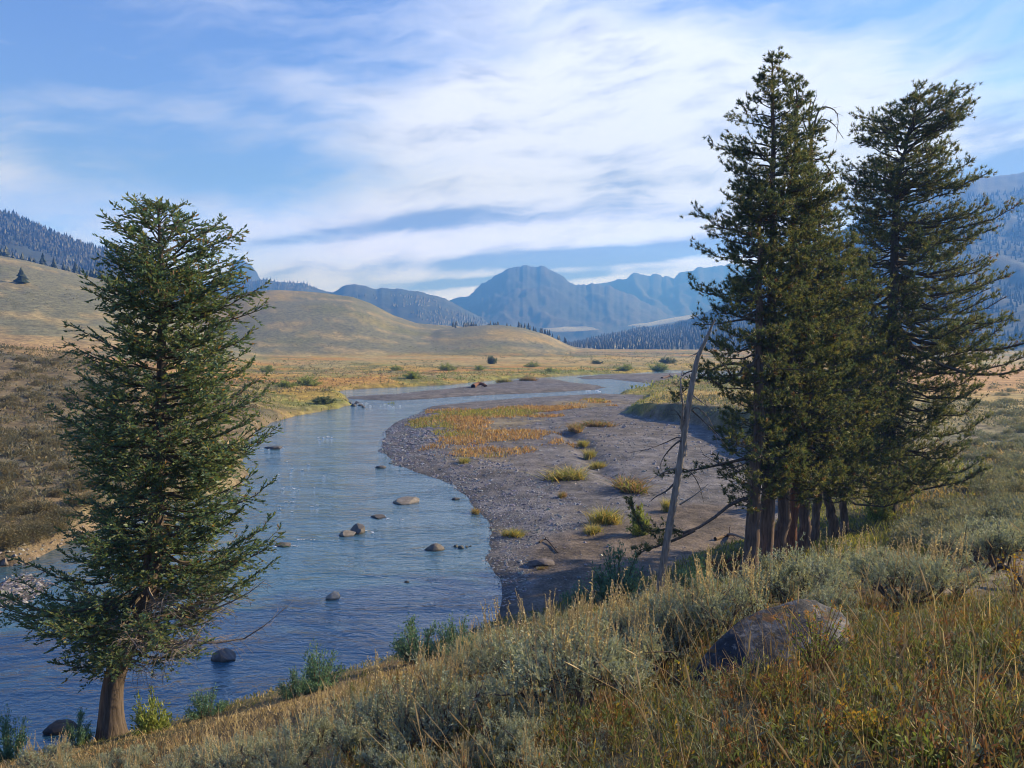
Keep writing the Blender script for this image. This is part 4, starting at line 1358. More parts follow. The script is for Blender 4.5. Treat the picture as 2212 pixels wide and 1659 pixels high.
for u, v, hp, wp, ms, lb in [
    (577, 803, 15, 36, LIME[0], 'bright green willow mound nearest the spruce on the orange meadow'),
    (668, 833, 24, 60, LIME[1], 'wide yellow-green willow by the far channel, nearest the cut bank'),
    (620, 836, 16, 50, LIME[0], 'low green willow between the spruce and the wide yellow-green one'),
    (845, 882, 14, 40, LIME[1], 'small willow above the rock pile at the bank corner'),
    (893, 818, 18, 48, LIME[0], 'rounded lime willow on the orange meadow, middle of three'),
    (855, 800, 12, 34, LIME[1], 'flat green willow behind the rounded lime one'),
    (965, 800, 16, 44, LIME[1], 'lime willow on the meadow below the round dark bush'),
    (1063, 786, 22, 22, DARK, 'single round dark bush standing on the meadow'),
    (1035, 800, 12, 30, LIME[0], 'small willow left of the round dark bush'),
    (1150, 793, 12, 38, LIME[1], 'green willow right of the round dark bush'),
    (1190, 803, 10, 30, LIME[0], 'tiny green willow at the far bend of the river'),
    (1290, 786, 10, 26, DARK, 'small dark bush on the far meadow toward the pines'),
    (1350, 800, 14, 40, LIME[0], 'green willow on the far bank above the river bend'),
    (1420, 800, 20, 50, LIME[1], 'green willow on the far bank nearest the pines'),
    (1445, 785, 16, 40, DARK, 'dark willow behind the last green one near the pines'),
    (700, 872, 20, 50, DARK, 'brown-green shrub on the bank just before the rock pile')]:
    shrub(u, v, hp, wp, ms, lb, group=GF)

# ---------------------------------------------------------------- grass
GRASS_DRY = np.array([(.42, .315, .17), (.32, .235, .125), (.50, .39, .22), (.25, .18, .10)])
GRASS_RUST = np.array([(.29, .17, .095), (.22, .14, .075), (.36, .23, .12), (.16, .11, .06)])
GRASS_GRN = np.array([(.16, .18, .05), (.20, .21, .06), (.12, .145, .045), (.25, .23, .07)])


def grass(name, x, y, h0, h1, w0, g, pick, bend=.35, clump=0, lean=.28, on_bar=False, thin=False):
    z, sl, sb, r = ground_parts(x, y)
    ok = (sl < -.25) | ((sb > 1.2) & on_bar)
    x, y, z, r = x[ok], y[ok], z[ok], r[ok]
    if thin:
        q = np.hypot((x - 2.05) / 1.1, (y - 6.75) / .75)
        kp = (g.random(len(x)) < np.clip(q - .3, .12, 1)) & (g.random(len(x)) > .5 * ss(x / np.maximum(y, .5), .02, .30) * ss(fbm(x, y, .9, 3, 55), .38, .55))
        x, y, z, r = x[kp], y[kp], z[kp], r[kp]
    if clump:
        n0 = len(x)
        x = np.repeat(x, clump) + g.normal(0, .06, n0 * clump) * np.repeat(np.sqrt(r / 20), clump)
        y = np.repeat(y, clump) + g.normal(0, .06, n0 * clump) * np.repeat(np.sqrt(r / 20), clump)
        z = np.repeat(z, clump); r = np.repeat(r, clump)
    n = len(x)
    p = np.stack((x, y, z - .02), 1)
    d = unit(np.stack((g.normal(0, lean, n), g.normal(0, lean, n), np.ones(n)), 1))
    l = g.uniform(h0, h1, n) * g.choice([.6, 1, 1.25], n, p=[.35, .45, .2])
    col = pick(x, y, r, g) * g.uniform(.7, 1.3, (n, 1))
    V, T, C = blades(p, d, l, w0 * np.maximum(r, 4) / 8 * g.uniform(.7, 1.3, n), col, g, bend)
    link(name, make_mesh(name, V, T, mat_grass, C), kind='stuff')


def choose(pal, g, n):
    return pal[g.integers(0, len(pal), n)]


def pick_near(x, y, r, g):
    n = len(x)
    c = choose(GRASS_DRY, g, n)
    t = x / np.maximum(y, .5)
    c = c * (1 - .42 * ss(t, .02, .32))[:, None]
    rust = ss(fbm(x, y, 1.6, 3, 95) + .25 * t, .50, .66)[:, None] > g.random((n, 1))
    c = np.where(rust, choose(GRASS_RUST, g, n), c)
    grn = (ss(fbm(x, y, 1.3, 3, 96) + .25 * t, .50, .64)[:, None] * .85 > g.random((n, 1)))
    c = np.where(grn, choose(GRASS_GRN, g, n), c)
    edge = ss(-GBANK(x, y), 6.5, 1.5)[:, None] * .8 > g.random((n, 1))
    return np.where(edge, choose(GRASS_GRN, g, n) * .85, c)


def GBANK(x, y):
    return poly_sd(x, y, LOW)


x, y = sector(100000, 2.3, 30, -37, 37, g, 0.55)
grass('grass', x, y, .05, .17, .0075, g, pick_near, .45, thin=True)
x, y = sector(2400, 2.4, 16, -37, 37, g, 0.8)
grass('tall_grass', x, y, .35, .62, .006, g, lambda x, y, r, g: choose(GRASS_DRY, g, len(x)), .30, lean=.16)
x, y = sector(30000, 26, 75, 3, 37, g, 0.6)
grass('bench_grass', x, y, .22, .42, .0085, g, lambda x, y, r, g: np.where(((ss(fbm(x, y, 7, 3, 97), .42, .55) + np.exp(-((x - 16) / 5) ** 2 - ((y - 44) / 7) ** 2))[:, None] > g.random((len(x), 1))), choose(GRASS_GRN, g, len(x)) * 1.15, choose(GRASS_DRY, g, len(x)) * .85), .4)


def pick_mead(x, y, r, g):
    n = len(x)
    b = ss(-GBANK(x, y), 10, 2)[:, None] * .85 > g.random((n, 1))
    c = np.where(ss(fbm(x, y, 45, 4, 6), .45, .58)[:, None] > g.random((n, 1)), choose(GRASS_RUST, g, n) * 1.25, choose(GRASS_DRY, g, n))
    gr = ss(fbm(x, y, 14, 4, 5), .48, .60)[:, None] > g.random((n, 1))
    return np.where(b | gr, choose(GRASS_GRN, g, n) * 1.1, c)


x, y = sector(30000, 55, 320, -26, 18, g, 0.6)
zz, sl, sb, r = ground_parts(x, y)
ok = (sl < -.3) & ((sl > -30) | (g.random(len(x)) < .35))
grass('meadow_grass', x[ok], y[ok], .30, .60, .0085, g, pick_mead, .4)

# grass on the gravel bar: the wide tawny patch, and separate tufts
lo, hi = PATCH.min(0), PATCH.max(0)
x = g.uniform(lo[0], hi[0], 60000); y = g.uniform(lo[1], hi[1], 60000)
ok = poly_sd(x, y, PATCH) + (fbm(x, y, 6, 3, 98) - .5) * 22 > 1.0
ok &= g.random(len(x)) < ss(fbm(x, y, 9, 3, 99), .30, .45)
grass('bar_grass', x[ok], y[ok], .18, .55, .0075, g, lambda x, y, r, g: np.where((ss(fbm(x, y, 12, 3, 94), .52, .66)[:, None] * .8 > g.random((len(x), 1))), choose(GRASS_GRN, g, len(x)) * np.array((1.5, 1.4, 1.1)), np.where(g.random((len(x), 1)) < .5, choose(GRASS_RUST, g, len(x)) * np.array((1.45, 1.25, .95)), choose(GRASS_DRY, g, len(x)) * np.array((1.1, 1.0, .8)))), .35, on_bar=True)


def tuft_variant(seed, pal, n=420):
    g = np.random.default_rng(seed)
    k = g.normal(0, .22, (7, 2)); p2 = k[g.integers(0, 7, n)] + g.normal(0, .10, (n, 2))
    p = np.stack((p2[:, 0], p2[:, 1], 0 * p2[:, 0]), 1)
    d = unit(np.stack((g.normal(0, .22, n), g.normal(0, .22, n), np.ones(n)), 1))
    V, T, C = blades(p, d, g.uniform(.35, 1.35, n), np.full(n, .028), choose(pal, g, n) * g.uniform(.75, 1.3, (n, 1)), g, .3)
    return make_mesh('blades', V, T, mat_grass, C)


TUFT_G = tuft_variant(600, np.concatenate((GRASS_GRN * 1.5, GRASS_DRY[:3] * np.array((1.05, 1.05, .7))))); TUFT_R = tuft_variant(601, np.concatenate((GRASS_RUST * 1.3, GRASS_GRN[:2] * 1.2)))
for u, v, wp, hp, ms, lb in [
    (1230, 1035, 85, 26, TUFT_G, 'widest lime grass tuft in the middle of the gravel bar'),
    (1352, 1058, 82, 28, TUFT_R, 'orange and green grass tuft on the gravel nearest the leaning dead trunk'),
    (1308, 1130, 55, 36, TUFT_G, 'tall thin grass tuft on the dark sand below the orange and green one'),
    (1283, 1150, 40, 18, TUFT_G, 'small grass tuft just below the tall thin one'),
    (1113, 1157, 44, 16, TUFT_G, 'bright green grass hummock near the water edge'),
    (1213, 1074, 18, 14, TUFT_R, 'tiny rusty tuft alone on the gravel'),
    (1247, 932, 36, 20, TUFT_R, 'reddish grass tuft at the upper end of the little gully'),
    (1290, 920, 50, 14, TUFT_R, 'long orange grass tuft beside the reddish one, toward the cut bank'),
    (1262, 965, 22, 16, TUFT_G, 'green tuft in the upper part of the gully'),
    (1275, 990, 30, 22, TUFT_G, 'green tuft in the middle of the gully'),
    (1290, 1012, 30, 18, TUFT_G, 'green tuft at the lower end of the gully'),
    (1025, 1110, 22, 14, TUFT_R, 'small tuft on the pebble shore at the water line'),
    (1004, 1000, 26, 14, TUFT_G, 'bright green tuft under the tawny patch near the shore'),
    (1440, 1105, 26, 30, TUFT_G, 'yellow-green tuft right behind the leaning dead trunk'),
    (1170, 1228, 18, 6, TUFT_R, 'low brown tuft by the dark rock on the sand'),
    (1090, 826, 30, 10, TUFT_G, 'grass tuft on the far gravel island, nearer one'),
    (1140, 822, 26, 9, TUFT_R, 'orange grass tuft on the far gravel island, near its tip')]:
    p = hit(u, v); m_ = p[1] / F
    root = link('grass_tuft', None, p - UP * .03, (0, 0, g.uniform(0, 6.3)), (wp * m_, wp * m_ * 1.3, hp * m_), label=lb, cat='grass tuft', group='grass tufts on the gravel bar')
    link('blades', ms, parent=root)

# leafy herbs among the near grass
def herb(seed, pal, n=6, nl=13, h=.20):
    g = np.random.default_rng(seed)
    a = Acc()
    for k in range(n):
        p = np.array((g.normal(0, .05), g.normal(0, .05), 0)); d = unit(np.array((g.normal(0, .3), g.normal(0, .3), 1)))
        l = h * g.uniform(.6, 1.2)
        a.tube(np.array((p, p + d * l)), (.0025, .0012), 3, (.16, .12, .06))
        t = g.uniform(.15, 1, nl)
        dv = unit(d * .9 + g.normal(0, .6, (nl, 3)))
        V = leaf_quads(p + d * (l * t)[:, None], dv, g.uniform(.03, .055, nl), g.uniform(.012, .019, nl), g)
        q = np.arange(nl * 4).reshape(-1, 4)
        a.add(V, q[:, [0, 1, 2]], np.repeat(np.asarray(pal)[g.integers(0, len(pal), nl)] * g.uniform(.8, 1.25, (nl, 1)), 4, 0))
    return np.concatenate(a.V), np.concatenate(a.T), np.concatenate(a.C)


HERBS = [herb(700, [(.13, .16, .05), (.17, .19, .06)]), herb(701, [(.30, .13, .05), (.24, .12, .05), (.20, .15, .05)]), herb(702, [(.17, .20, .14), (.20, .22, .15)]), herb(703, [(.34, .24, .05), (.22, .20, .05), (.15, .17, .05)])]
x, y = sector(2200, 2.5, 13, -12, 37, g, 0.9)
z = ground_z(x, y)
Vs, Ts, Cs = [], [], []
off = 0
for i in range(len(x)):
    V, T, C = HERBS[g.choice(4, p=[.34, .30, .22, .14])]
    s = g.uniform(.6, 1.35); a = g.uniform(0, 6.28)
    R2 = np.array(((math.cos(a), -math.sin(a), 0), (math.sin(a), math.cos(a), 0), (0, 0, 1.0)))
    Vs.append((V * s) @ R2.T + (x[i], y[i], z[i] - .01)); Ts.append(T + off); Cs.append(C); off += len(V)
link('herbs', make_mesh('herbs', np.concatenate(Vs), np.concatenate(Ts), mat_leaf, np.concatenate(Cs)), kind='stuff')
# ---------------------------------------------------------------- rocks
def icosphere(n):
    t = (1 + 5 ** .5) / 2
    V = [(-1, t, 0), (1, t, 0), (-1, -t, 0), (1, -t, 0), (0, -1, t), (0, 1, t), (0, -1, -t), (0, 1, -t), (t, 0, -1), (t, 0, 1), (-t, 0, -1), (-t, 0, 1)]
    Fc = [(0, 11, 5), (0, 5, 1), (0, 1, 7), (0, 7, 10), (0, 10, 11), (1, 5, 9), (5, 11, 4), (11, 10, 2), (10, 7, 6), (7, 1, 8), (3, 9, 4), (3, 4, 2), (3, 2, 6), (3, 6, 8), (3, 8, 9), (4, 9, 5), (2, 4, 11), (6, 2, 10), (8, 6, 7), (9, 8, 1)]
    V = [tuple(unit(np.array(v))) for v in V]
    for _ in range(n):
        mid = {}; F2 = []

        def m_(a, b):
            k = (min(a, b), max(a, b))
            if k not in mid:
                V.append(tuple(unit((np.array(V[a]) + np.array(V[b])) / 2))); mid[k] = len(V) - 1
            return mid[k]
        for a, b, c in Fc:
            x, y, z = m_(a, b), m_(b, c), m_(c, a)
            F2 += [(a, x, z), (b, y, x), (c, z, y), (x, y, z)]
        Fc = F2
    return np.array(V), np.array(Fc)


ICO = {n: icosphere(n) for n in (2, 3, 4)}


def n3(P, sc, seed, oct_=4):
    return (fbm(P[:, 0] + 7, P[:, 1], sc, oct_, seed) + fbm(P[:, 1], P[:, 2] + 3, sc, oct_, seed + 20) + fbm(P[:, 2], P[:, 0] - 5, sc, oct_, seed + 40)) / 3


def rock_shape(seed, lvl=3, cuts=7, rough=.34):
    g = np.random.default_rng(seed)
    V, T = ICO[lvl]
    V = V * (1 + rough * 2 * (n3(V, .9, seed) - .5))[:, None]
    for _ in range(cuts):
        nrm = unit(g.normal(0, 1, 3)); h = g.uniform(.48, .80)
        d = V @ nrm - h
        V = V - np.where(d > 0, d * .94, 0)[:, None] * nrm
    return V * (1 + rough * .35 * (n3(V, .25, seed + 3) - .5))[:, None], T


mat_rock = tint_mat('rock', 0.75, 0.3, 4.0, 0.35, 0.02, 12.0)


def rock(u, v, wp, hp, col, label, seed, z=None, deep=1.0, flat=False, name='river_rock', lvl=3, cuts=7, rot=None, group=None):
    q = on_plane(u, v, 0.0) if z is None else hit(u, v)[:2]
    m_ = q[1] / F
    V, T = rock_shape(seed, lvl, cuts)
    V = V * np.array((wp * m_ * .55, wp * m_ * .50 * deep, hp * m_ * .78))
    gz = 0.0 if z is None else float(ground_z(*q)[0])
    c = np.repeat(np.array(col)[None], len(V), 0)
    c = c * .7
    if z is None:                                     # wet, dark foot at the water line
        c = c * (0.38 + 0.62 * ss(V[:, 2], .03, .03 + .22 * hp * m_))[:, None]
    me = make_mesh(name, V, T, mat_rock, c, lvl > 3)
    link(name, me, (q[0], q[1], gz - hp * m_ * .06), (0, 0, rot if rot is not None else 0), label=label, cat='rock', group=group)


GR_ = 'rocks standing in the river'
rock(487, 1420, 56, 38, (.20, .18, .175), 'large rounded grey boulder in the near water between spruce and willows', 31, group=GR_, lvl=4, cuts=4)
rock(773, 1150, 42, 30, (.17, .155, .15), 'dark angular boulder in midstream, bigger of a touching pair', 32, group=GR_, lvl=4, cuts=9)
rock(752, 1156, 34, 14, (.30, .27, .24), 'small pale rock touching the dark angular boulder in midstream', 33, group=GR_, cuts=4)
rock(880, 1085, 60, 14, (.30, .265, .225), 'long flat pale rock in midstream, farthest of the large ones', 34, group=GR_, cuts=10, lvl=4)
rock(938, 1186, 40, 16, (.21, .185, .16), 'brown rounded rock toward the gravel shore, level with the sand spit', 35, group=GR_, cuts=4)
rock(718, 1290, 38, 15, (.33, .32, .29), 'pale smooth rock low in the near river, water swirling behind it', 36, group=GR_, cuts=3)
rock(823, 1010, 22, 8, (.14, .13, .125), 'small dark rock close to the stony shore, upstream', 37, group=GR_)
rock(595, 968, 50, 7, (.12, .11, .105), 'dark flat ledge just breaking the water near the spruce', 38, group=GR_)
rock(610, 1177, 46, 8, (.16, .14, .12), 'brown rock nearly covered by foaming water near the spruce', 39, group=GR_)
rock(820, 1117, 40, 6, (.13, .12, .115), 'barely emerging dark rock between the midstream pair and the long flat rock', 40, group=GR_)
rock(984, 1079, 18, 6, (.12, .11, .105), 'low dark rock near the shore right of the long flat rock', 41, group=GR_)
rock(878, 1258, 10, 6, (.12, .115, .11), 'tiny dark rock in calm water below the brown rounded rock', 42, group=GR_)
rock(130, 1574, 62, 24, (.055, .05, .05), 'black wet rock in the shade beside the spruce foot', 43, group=GR_)
rock(1050, 1352, 13, 12, (.15, .13, .125), 'round dark stone where the sand meets the near bank', 44, group=GR_)
rock(1030, 1362, 18, 8, (.14, .125, .12), 'flat stone beside the round dark one at the near bank', 49, group=GR_)
for i, (u, v, wp) in enumerate(((985, 1181, 12), (996, 1184, 16), (1008, 1182, 10), (1016, 1180, 6))):
    rock(u, v, wp, wp * .5, (.15, .15, .13), ('mossy stone at the end of a short row off the shore', 'largest mossy stone of a short row off the shore', 'mossy stone inside a short row off the shore', 'tiniest stone of the short row, next to the shore')[i], 50 + i, group='row of stones off the gravel shore', lvl=2)
rock(1168, 1218, 56, 20, (.20, .17, .165), 'purplish boulder lying alone on the dark sand', 45, z=1, name='boulder', lvl=4, cuts=10)
for i, (u, v, wp, c) in enumerate(((764, 877, 14, .17), (771, 872, 12, .22), (778, 876, 11, .15), (757, 872, 10, .2), (784, 880, 9, .19))):
    q = on_plane(u, v, .1)
    rock(u, v, wp, wp * .7, (c, c * .9, c * .88), ('brown block of the bank corner rock pile, front one', 'palest block on top of the bank corner rock pile', 'darkest block of the bank corner rock pile', 'block of the rock pile tucked under the grass edge', 'last small block of the rock pile, out in the water')[i], 60 + i, name='rock', group='rock pile at the bank corner', lvl=2)
for i, (u, v, wp) in enumerate(((60, 1225, 26), (20, 1255, 20), (95, 1240, 16), (10, 1215, 22), (40, 1268, 14))):
    rock(u, v, wp, wp * .6, (.22, .185, .16), ('largest brown rock under the eroded bank across the river', 'grey rock on the pebbles at the left picture edge, upper', 'small rock on the far bank right of the largest brown one', 'rock half buried in the eroded bank at the picture edge', 'small rock on the pebble strip across the river')[i], 70 + i, z=1, name='rock', group='rocks below the eroded bank across the river')

# the lichen boulder
mat_lichen, t, o = material('lichen_rock')
tcn = t.new('ShaderNodeTexCoord'); Oc = tcn.outputs['Object']
b0 = t.noise(Oc, 2.6, 7, 0.65)
b1_ = t.noise(Oc, 7.5, 6, 0.7)
lic = t.noise(Oc, 4.3, 5, 0.62, 0.6)
spz = t.new('ShaderNodeSeparateXYZ'); t.l.new(Oc, spz.inputs[0])
c0 = t.mixc(t.sstep(b0, .44, .58), (.016, .019, .027), (.115, .118, .125))
c0 = t.mixc(t.m('MULTIPLY', t.sstep(b1_, .50, .60), .85), c0, (.010, .011, .014))
c0 = t.mixc(t.m('MULTIPLY', t.sstep(b1_, .44, .36), .75), c0, (.26, .225, .19))
lm = t.m('ADD', lic, t.m('MULTIPLY', spz.outputs[2], .30))
c0 = t.mixc(t.sstep(lm, .635, .69), c0, t.mixc(t.sstep(b1_, .35, .65), (.15, .050, .008), (.085, .06, .012)))
p = t.new('ShaderNodeBsdfPrincipled'); t.l.new(c0, p.inputs['Base Color'])
p.inputs['Roughness'].default_value = .8
bb = t.new('ShaderNodeBump'); bb.inputs['Strength'].default_value = 1; bb.inputs['Distance'].default_value = .03
t.l.new(t.noise(Oc, 14, 7, .65), bb.inputs['Height']); t.l.new(bb.outputs[0], p.inputs['Normal'])
t.l.new(p.outputs[0], o.inputs[0])
V, T = ICO[4]
V = V * (1 + .42 * (n3(V, .9, 81) - .5))[:, None]
for nrm, h in (((-.1, -.7, .7), .50), ((.25, -.3, .9), .55), ((-.8, -.3, .4), .60), ((.8, -.3, .5), .70), ((-.5, -.2, .8), .62), ((.1, -1, 0), .60)):
    nn = unit(np.array(nrm)); dd = V @ nn - h
    V = V - np.where(dd > 0, dd * .85, 0)[:, None] * nn
V = V * (1 + .09 * (n3(V, .30, 83) - .5) + .05 * (n3(V, .09, 84) - .5))[:, None]
ba = unit(np.array((.84, .34, .44))); bb_ = unit(np.array((-.30, .95, .05))); bc = unit(np.cross(ba, bb_))
V = V[:, :1] * ba * 1.06 + V[:, 1:2] * bb_ * .55 + V[:, 2:] * bc * .43
cb = at(1655, 1446, 7.4)
link('boulder', make_mesh('boulder', V, T, mat_lichen, None, True), cb, label='big dark grey boulder with orange lichen, half sunk in the near slope', cat='boulder')

# gravel -----------------------------------------------------------------------
mat_peb = tint_mat('pebbles', 0.38, 0.5, 9.0, 0.3)


def pebbles(name, x, y, z, s, g, base=(.17, .162, .165)):
    n = len(x)
    a = np.arange(5) * 2 * math.pi / 5
    ring = np.stack((np.cos(a), np.sin(a), 0 * a), 1)
    L = np.concatenate((ring, [(0, 0, .75), (0, 0, -.5)]))[None] * g.uniform(.7, 1.25, (n, 7, 1))
    L = L * s[:, None, None] * np.stack((g.uniform(.8, 1.3, n), g.uniform(.8, 1.3, n), g.uniform(.5, .9, n)), 1)[:, None]
    th = g.uniform(0, 6.28, n); c, sn = np.cos(th)[:, None], np.sin(th)[:, None]
    tl = g.normal(0, .25, n)[:, None]
    X = L[..., 0] * c - L[..., 1] * sn; Y = L[..., 0] * sn + L[..., 1] * c
    Z = L[..., 2] + X * tl
    V = np.stack((X + x[:, None], Y + y[:, None], Z + z[:, None]), 2).reshape(-1, 3)
    T = []
    for i in range(5):
        T += [(i, (i + 1) % 5, 5), ((i + 1) % 5, i, 6)]
    T = (np.arange(n)[:, None, None] * 7 + np.array(T)[None]).reshape(-1, 3)
    col = np.array(base) * g.uniform(.45, 1.6, (n, 1)) * np.array((1, 1, 1)) + g.normal(0, .012, (n, 3))
    link(name, make_mesh(name, V, T, mat_peb, np.repeat(np.clip(col, .02, 1), 7, 0)), kind='stuff')


g = np.random.default_rng(91)
lo, hi = BAR.min(0), BAR.max(0)
x = g.uniform(-26, 22, 150000); y = g.uniform(33, 130, 150000)
z, sl, sb, r = ground_parts(x, y)
dens_ = np.where(sb < 7, .55, .10) * ss(sb, -.5, .25) * np.where(fbm(x, y, 5, 3, 92) > .46, 1, .35)
dens_ = dens_ * np.where(poly_sd(x, y, SAND) > 0, .05, 1)
ok = (sl > .3) & (sb > -.8) & (g.random(len(x)) < dens_ * np.clip(60 / r, .5, 1.4)) & (z > -.14)
x, y, z, r = x[ok], y[ok], z[ok], r[ok]
pebbles('gravel', x, y, z, g.uniform(.05, .12, len(x)) * np.clip(r / 60, .8, 1.6) * g.choice([.8, 1, 1.7], len(x), p=[.5, .4, .1]), g)
x = g.uniform(-60, 60, 16000); y = g.uniform(110, 240, 16000)
z, sl, sb, r = ground_parts(x, y)
ok = (sl > .3) & (sb > 0) & (g.random(len(x)) < .5)
pebbles('gravel', x[ok], y[ok], z[ok], g.uniform(.08, .17, ok.sum()), g)
x = g.uniform(-40, -18, 5000); y = g.uniform(30, 46, 5000)
z, sl, sb, r = ground_parts(x, y)
ok = (sl > -2.5) & (z > -.1) & (z < 1.2)
pebbles('gravel', x[ok], y[ok], z[ok], g.uniform(.04, .16, ok.sum()), g, (.22, .2, .185))

# white water -------------------------------------------------------------------
mat_foam, t, o = material('white_water')
p = t.new('ShaderNodeBsdfPrincipled'); p.inputs['Base Color'].default_value = (.72, .76, .80, 1); p.inputs['Roughness'].default_value = .5
t.l.new(p.outputs[0], o.inputs[0])
FX, FY, FS = [], [], []
for u, v, wp, hp, n in ((597, 969, 34, 1.5, 7), (610, 1180, 36, 2.0, 9), (660, 1166, 26, 1.2, 6), (630, 1055, 34, 6, 7), (600, 1030, 26, 5, 4), (680, 1092, 14, 6, 2), (812, 1118, 44, 1.8, 6), (850, 1121, 30, 3, 3), (802, 1151, 8, 4, 4),
                        (790, 1148, 8, 2, 2), (775, 873, 20, 3, 6), (835, 877, 44, 3, 9), (1290, 845, 30, 1.5, 7), (650, 1015, 60, 16, 6), (615, 1085, 40, 26, 6), (700, 1287, 20, 2, 1), (690, 940, 60, 14, 5)):
    for _ in range(n):
        u0, v0 = u + g.normal(0, wp * .42), v + g.normal(0, hp * .5)
        L_ = g.uniform(3, 11); m_ = int(L_ / 1.3) + 2
        for i in range(m_):
            q = on_plane(u0 + L_ * (i / m_ - .5), v0 + g.normal(0, .35), 0.0)
            FX.append(q[0]); FY.append(q[1]); FS.append(g.uniform(.4, 1.1) * q[1] / F * 1.5 * math.sin(math.pi * (i + .7) / (m_ + .4)))
FX, FY, FS = map(np.array, (FX, FY, FS))
n = len(FX); a = np.arange(5) * 2 * math.pi / 5
L = np.concatenate((np.stack((np.cos(a) * 1.7, np.sin(a), 0 * a), 1), [(0, 0, .5), (0, 0, -.5)]))[None] * g.uniform(.6, 1.4, (n, 7, 1)) * FS[:, None, None]
V = (L + np.stack((FX, FY, 0 * FX + .01), 1)[:, None]).reshape(-1, 3)
T = []
for i in range(5):
    T += [(i, (i + 1) % 5, 5), ((i + 1) % 5, i, 6)]
link('foam', make_mesh('foam', V, (np.arange(n)[:, None, None] * 7 + np.array(T)[None]).reshape(-1, 3), mat_foam), kind='stuff')


# driftwood, fallen stems -----------------------------------------------------------
def log(name, pts, r0, r1, col, label, cat, twigs=4, seed=0, onground=True):
    g = np.random.default_rng(seed)
    P = []
    for u, v, up in pts:
        q = hit(u, v); q[2] += up
        P.append(q)
    base = P[0].copy()
    P = smooth_path(np.array(P) - base, 12)
    root = link(name, None, base, label=label, cat=cat)
    a = Acc(); a.tube(P, np.interp(np.linspace(0, 1, 12), (0, 1), (r0, r1)) * g.uniform(.9, 1.12, 12), 8, col)
    link('stem', a.mesh('stem', mat_twig, True), parent=root)
    L = np.linalg.norm(P[-1] - P[0])
    for _ in range(twigs):
        p, tg = along(P, g.uniform(.3, .95))
        b = Acc(); d = unit(tg * .5 + g.normal(0, .6, 3) + UP * .5)
        b.tube(smooth_path((p, p + d * L * .12, p + unit(d + g.normal(0, .3, 3)) * L * g.uniform(.18, .35)), 6), np.linspace(r1 * .5, r1 * .15, 6), 5, col)
        link('branch', b.mesh('branch', mat_twig, True), parent=root)


CH = (.045, .036, .032)
log('fallen_wood', [(1370, 1440, .10), (1410, 1462, .10), (1450, 1475, .06), (1500, 1500, .0)], .045, .03, CH, 'dark charred log lying between the large sagebrush and the boulder', 'log', 3, 1)
log('fallen_wood', [(2215, 1275, .05), (2190, 1262, .22), (2150, 1258, .26), (2110, 1275, .16), (2060, 1290, .05)], .05, .018, CH, 'dark twisted sage stem lying near the yellow leaved plant', 'dead branch', 6, 2)
log('dead_sage_stem', [(985, 1640, .0), (1000, 1600, .10), (1020, 1580, .25), (1040, 1560, .38)], .03, .010, (.075, .062, .055), 'bare dark sage skeleton standing in front of the half dead bush', 'dead branch', 7, 3)
log('fallen_wood', [(1075, 1640, .05), (1120, 1650, .06), (1170, 1672, .05)], .028, .02, (.09, .075, .065), 'grey brown dead stem on the slope at the bottom edge', 'dead branch', 2, 4)
log('driftwood_root', [(1022, 838, .3), (1030, 836, .7), (1040, 836, .8), (1050, 836, .2)], .55, .35, (.17, .085, .05), 'reddish brown driftwood root lying on the far gravel island', 'driftwood', 5, 5)
log('driftwood', [(150, 1556, .35), (185, 1552, .5), (215, 1550, .45), (236, 1556, .3)], .02, .035, (.12, .10, .09), 'thin bent bare branch sticking from the spruce foot over the water', 'branch', 2, 6)
log('driftwood', [(1165, 1175, .1), (1180, 1170, .12), (1205, 1195, .05)], .05, .03, (.09, .065, .05), 'small driftwood branch on the dark sand above the purplish boulder', 'driftwood', 3, 7)
log('driftwood', [(1225, 960, .05), (1250, 962, .08), (1262, 968, .05)], .10, .06, (.10, .08, .07), 'dark driftwood stick at the head of the gully', 'driftwood', 1, 8)
log('driftwood', [(1430, 818, .2), (1446, 816, .5), (1456, 817, .2)], .35, .25, (.13, .085, .07), 'brown root lying on the far spit near the pines', 'driftwood', 2, 9)
log('driftwood', [(1545, 1168, .1), (1580, 1160, .15), (1618, 1172, .1)], .10, .05, (.20, .15, .12), 'pale driftwood beneath the low pine limb', 'driftwood', 3, 10)


# fallen rusty bough under the pines
def rusty_bough():
    g = np.random.default_rng(12)
    base = at(1570, 1150, 31.5); base[2] = float(ground_z(base[0], base[1])[0])
    root = link('fallen_bough', None, base, label='rust coloured dead bough lying against the foremost pine trunk', cat='dead branch')
    w_ = Acc(); tips = []
    for k in range(5):
        P = smooth_path([np.zeros(3), np.array((g.uniform(-.6, .7), g.uniform(-.4, .4), g.uniform(.3, .7))), np.array((g.uniform(-1.2, 1.1), g.uniform(-.6, .6), g.uniform(.3, 1.2)))], 7)
        limb(w_, tips, P, .03, g, .2, .11, .4, (.12, .06, .04))
    link('branchwork', w_.mesh('branchwork', mat_twig), parent=root)
    link('needles', tuft_mesh('needles', tips, mat_needle, g, 8, .12, .022, .7, [(.17, .06, .03), (.13, .05, .03)], [.6, .4]), parent=root)


rusty_bough()


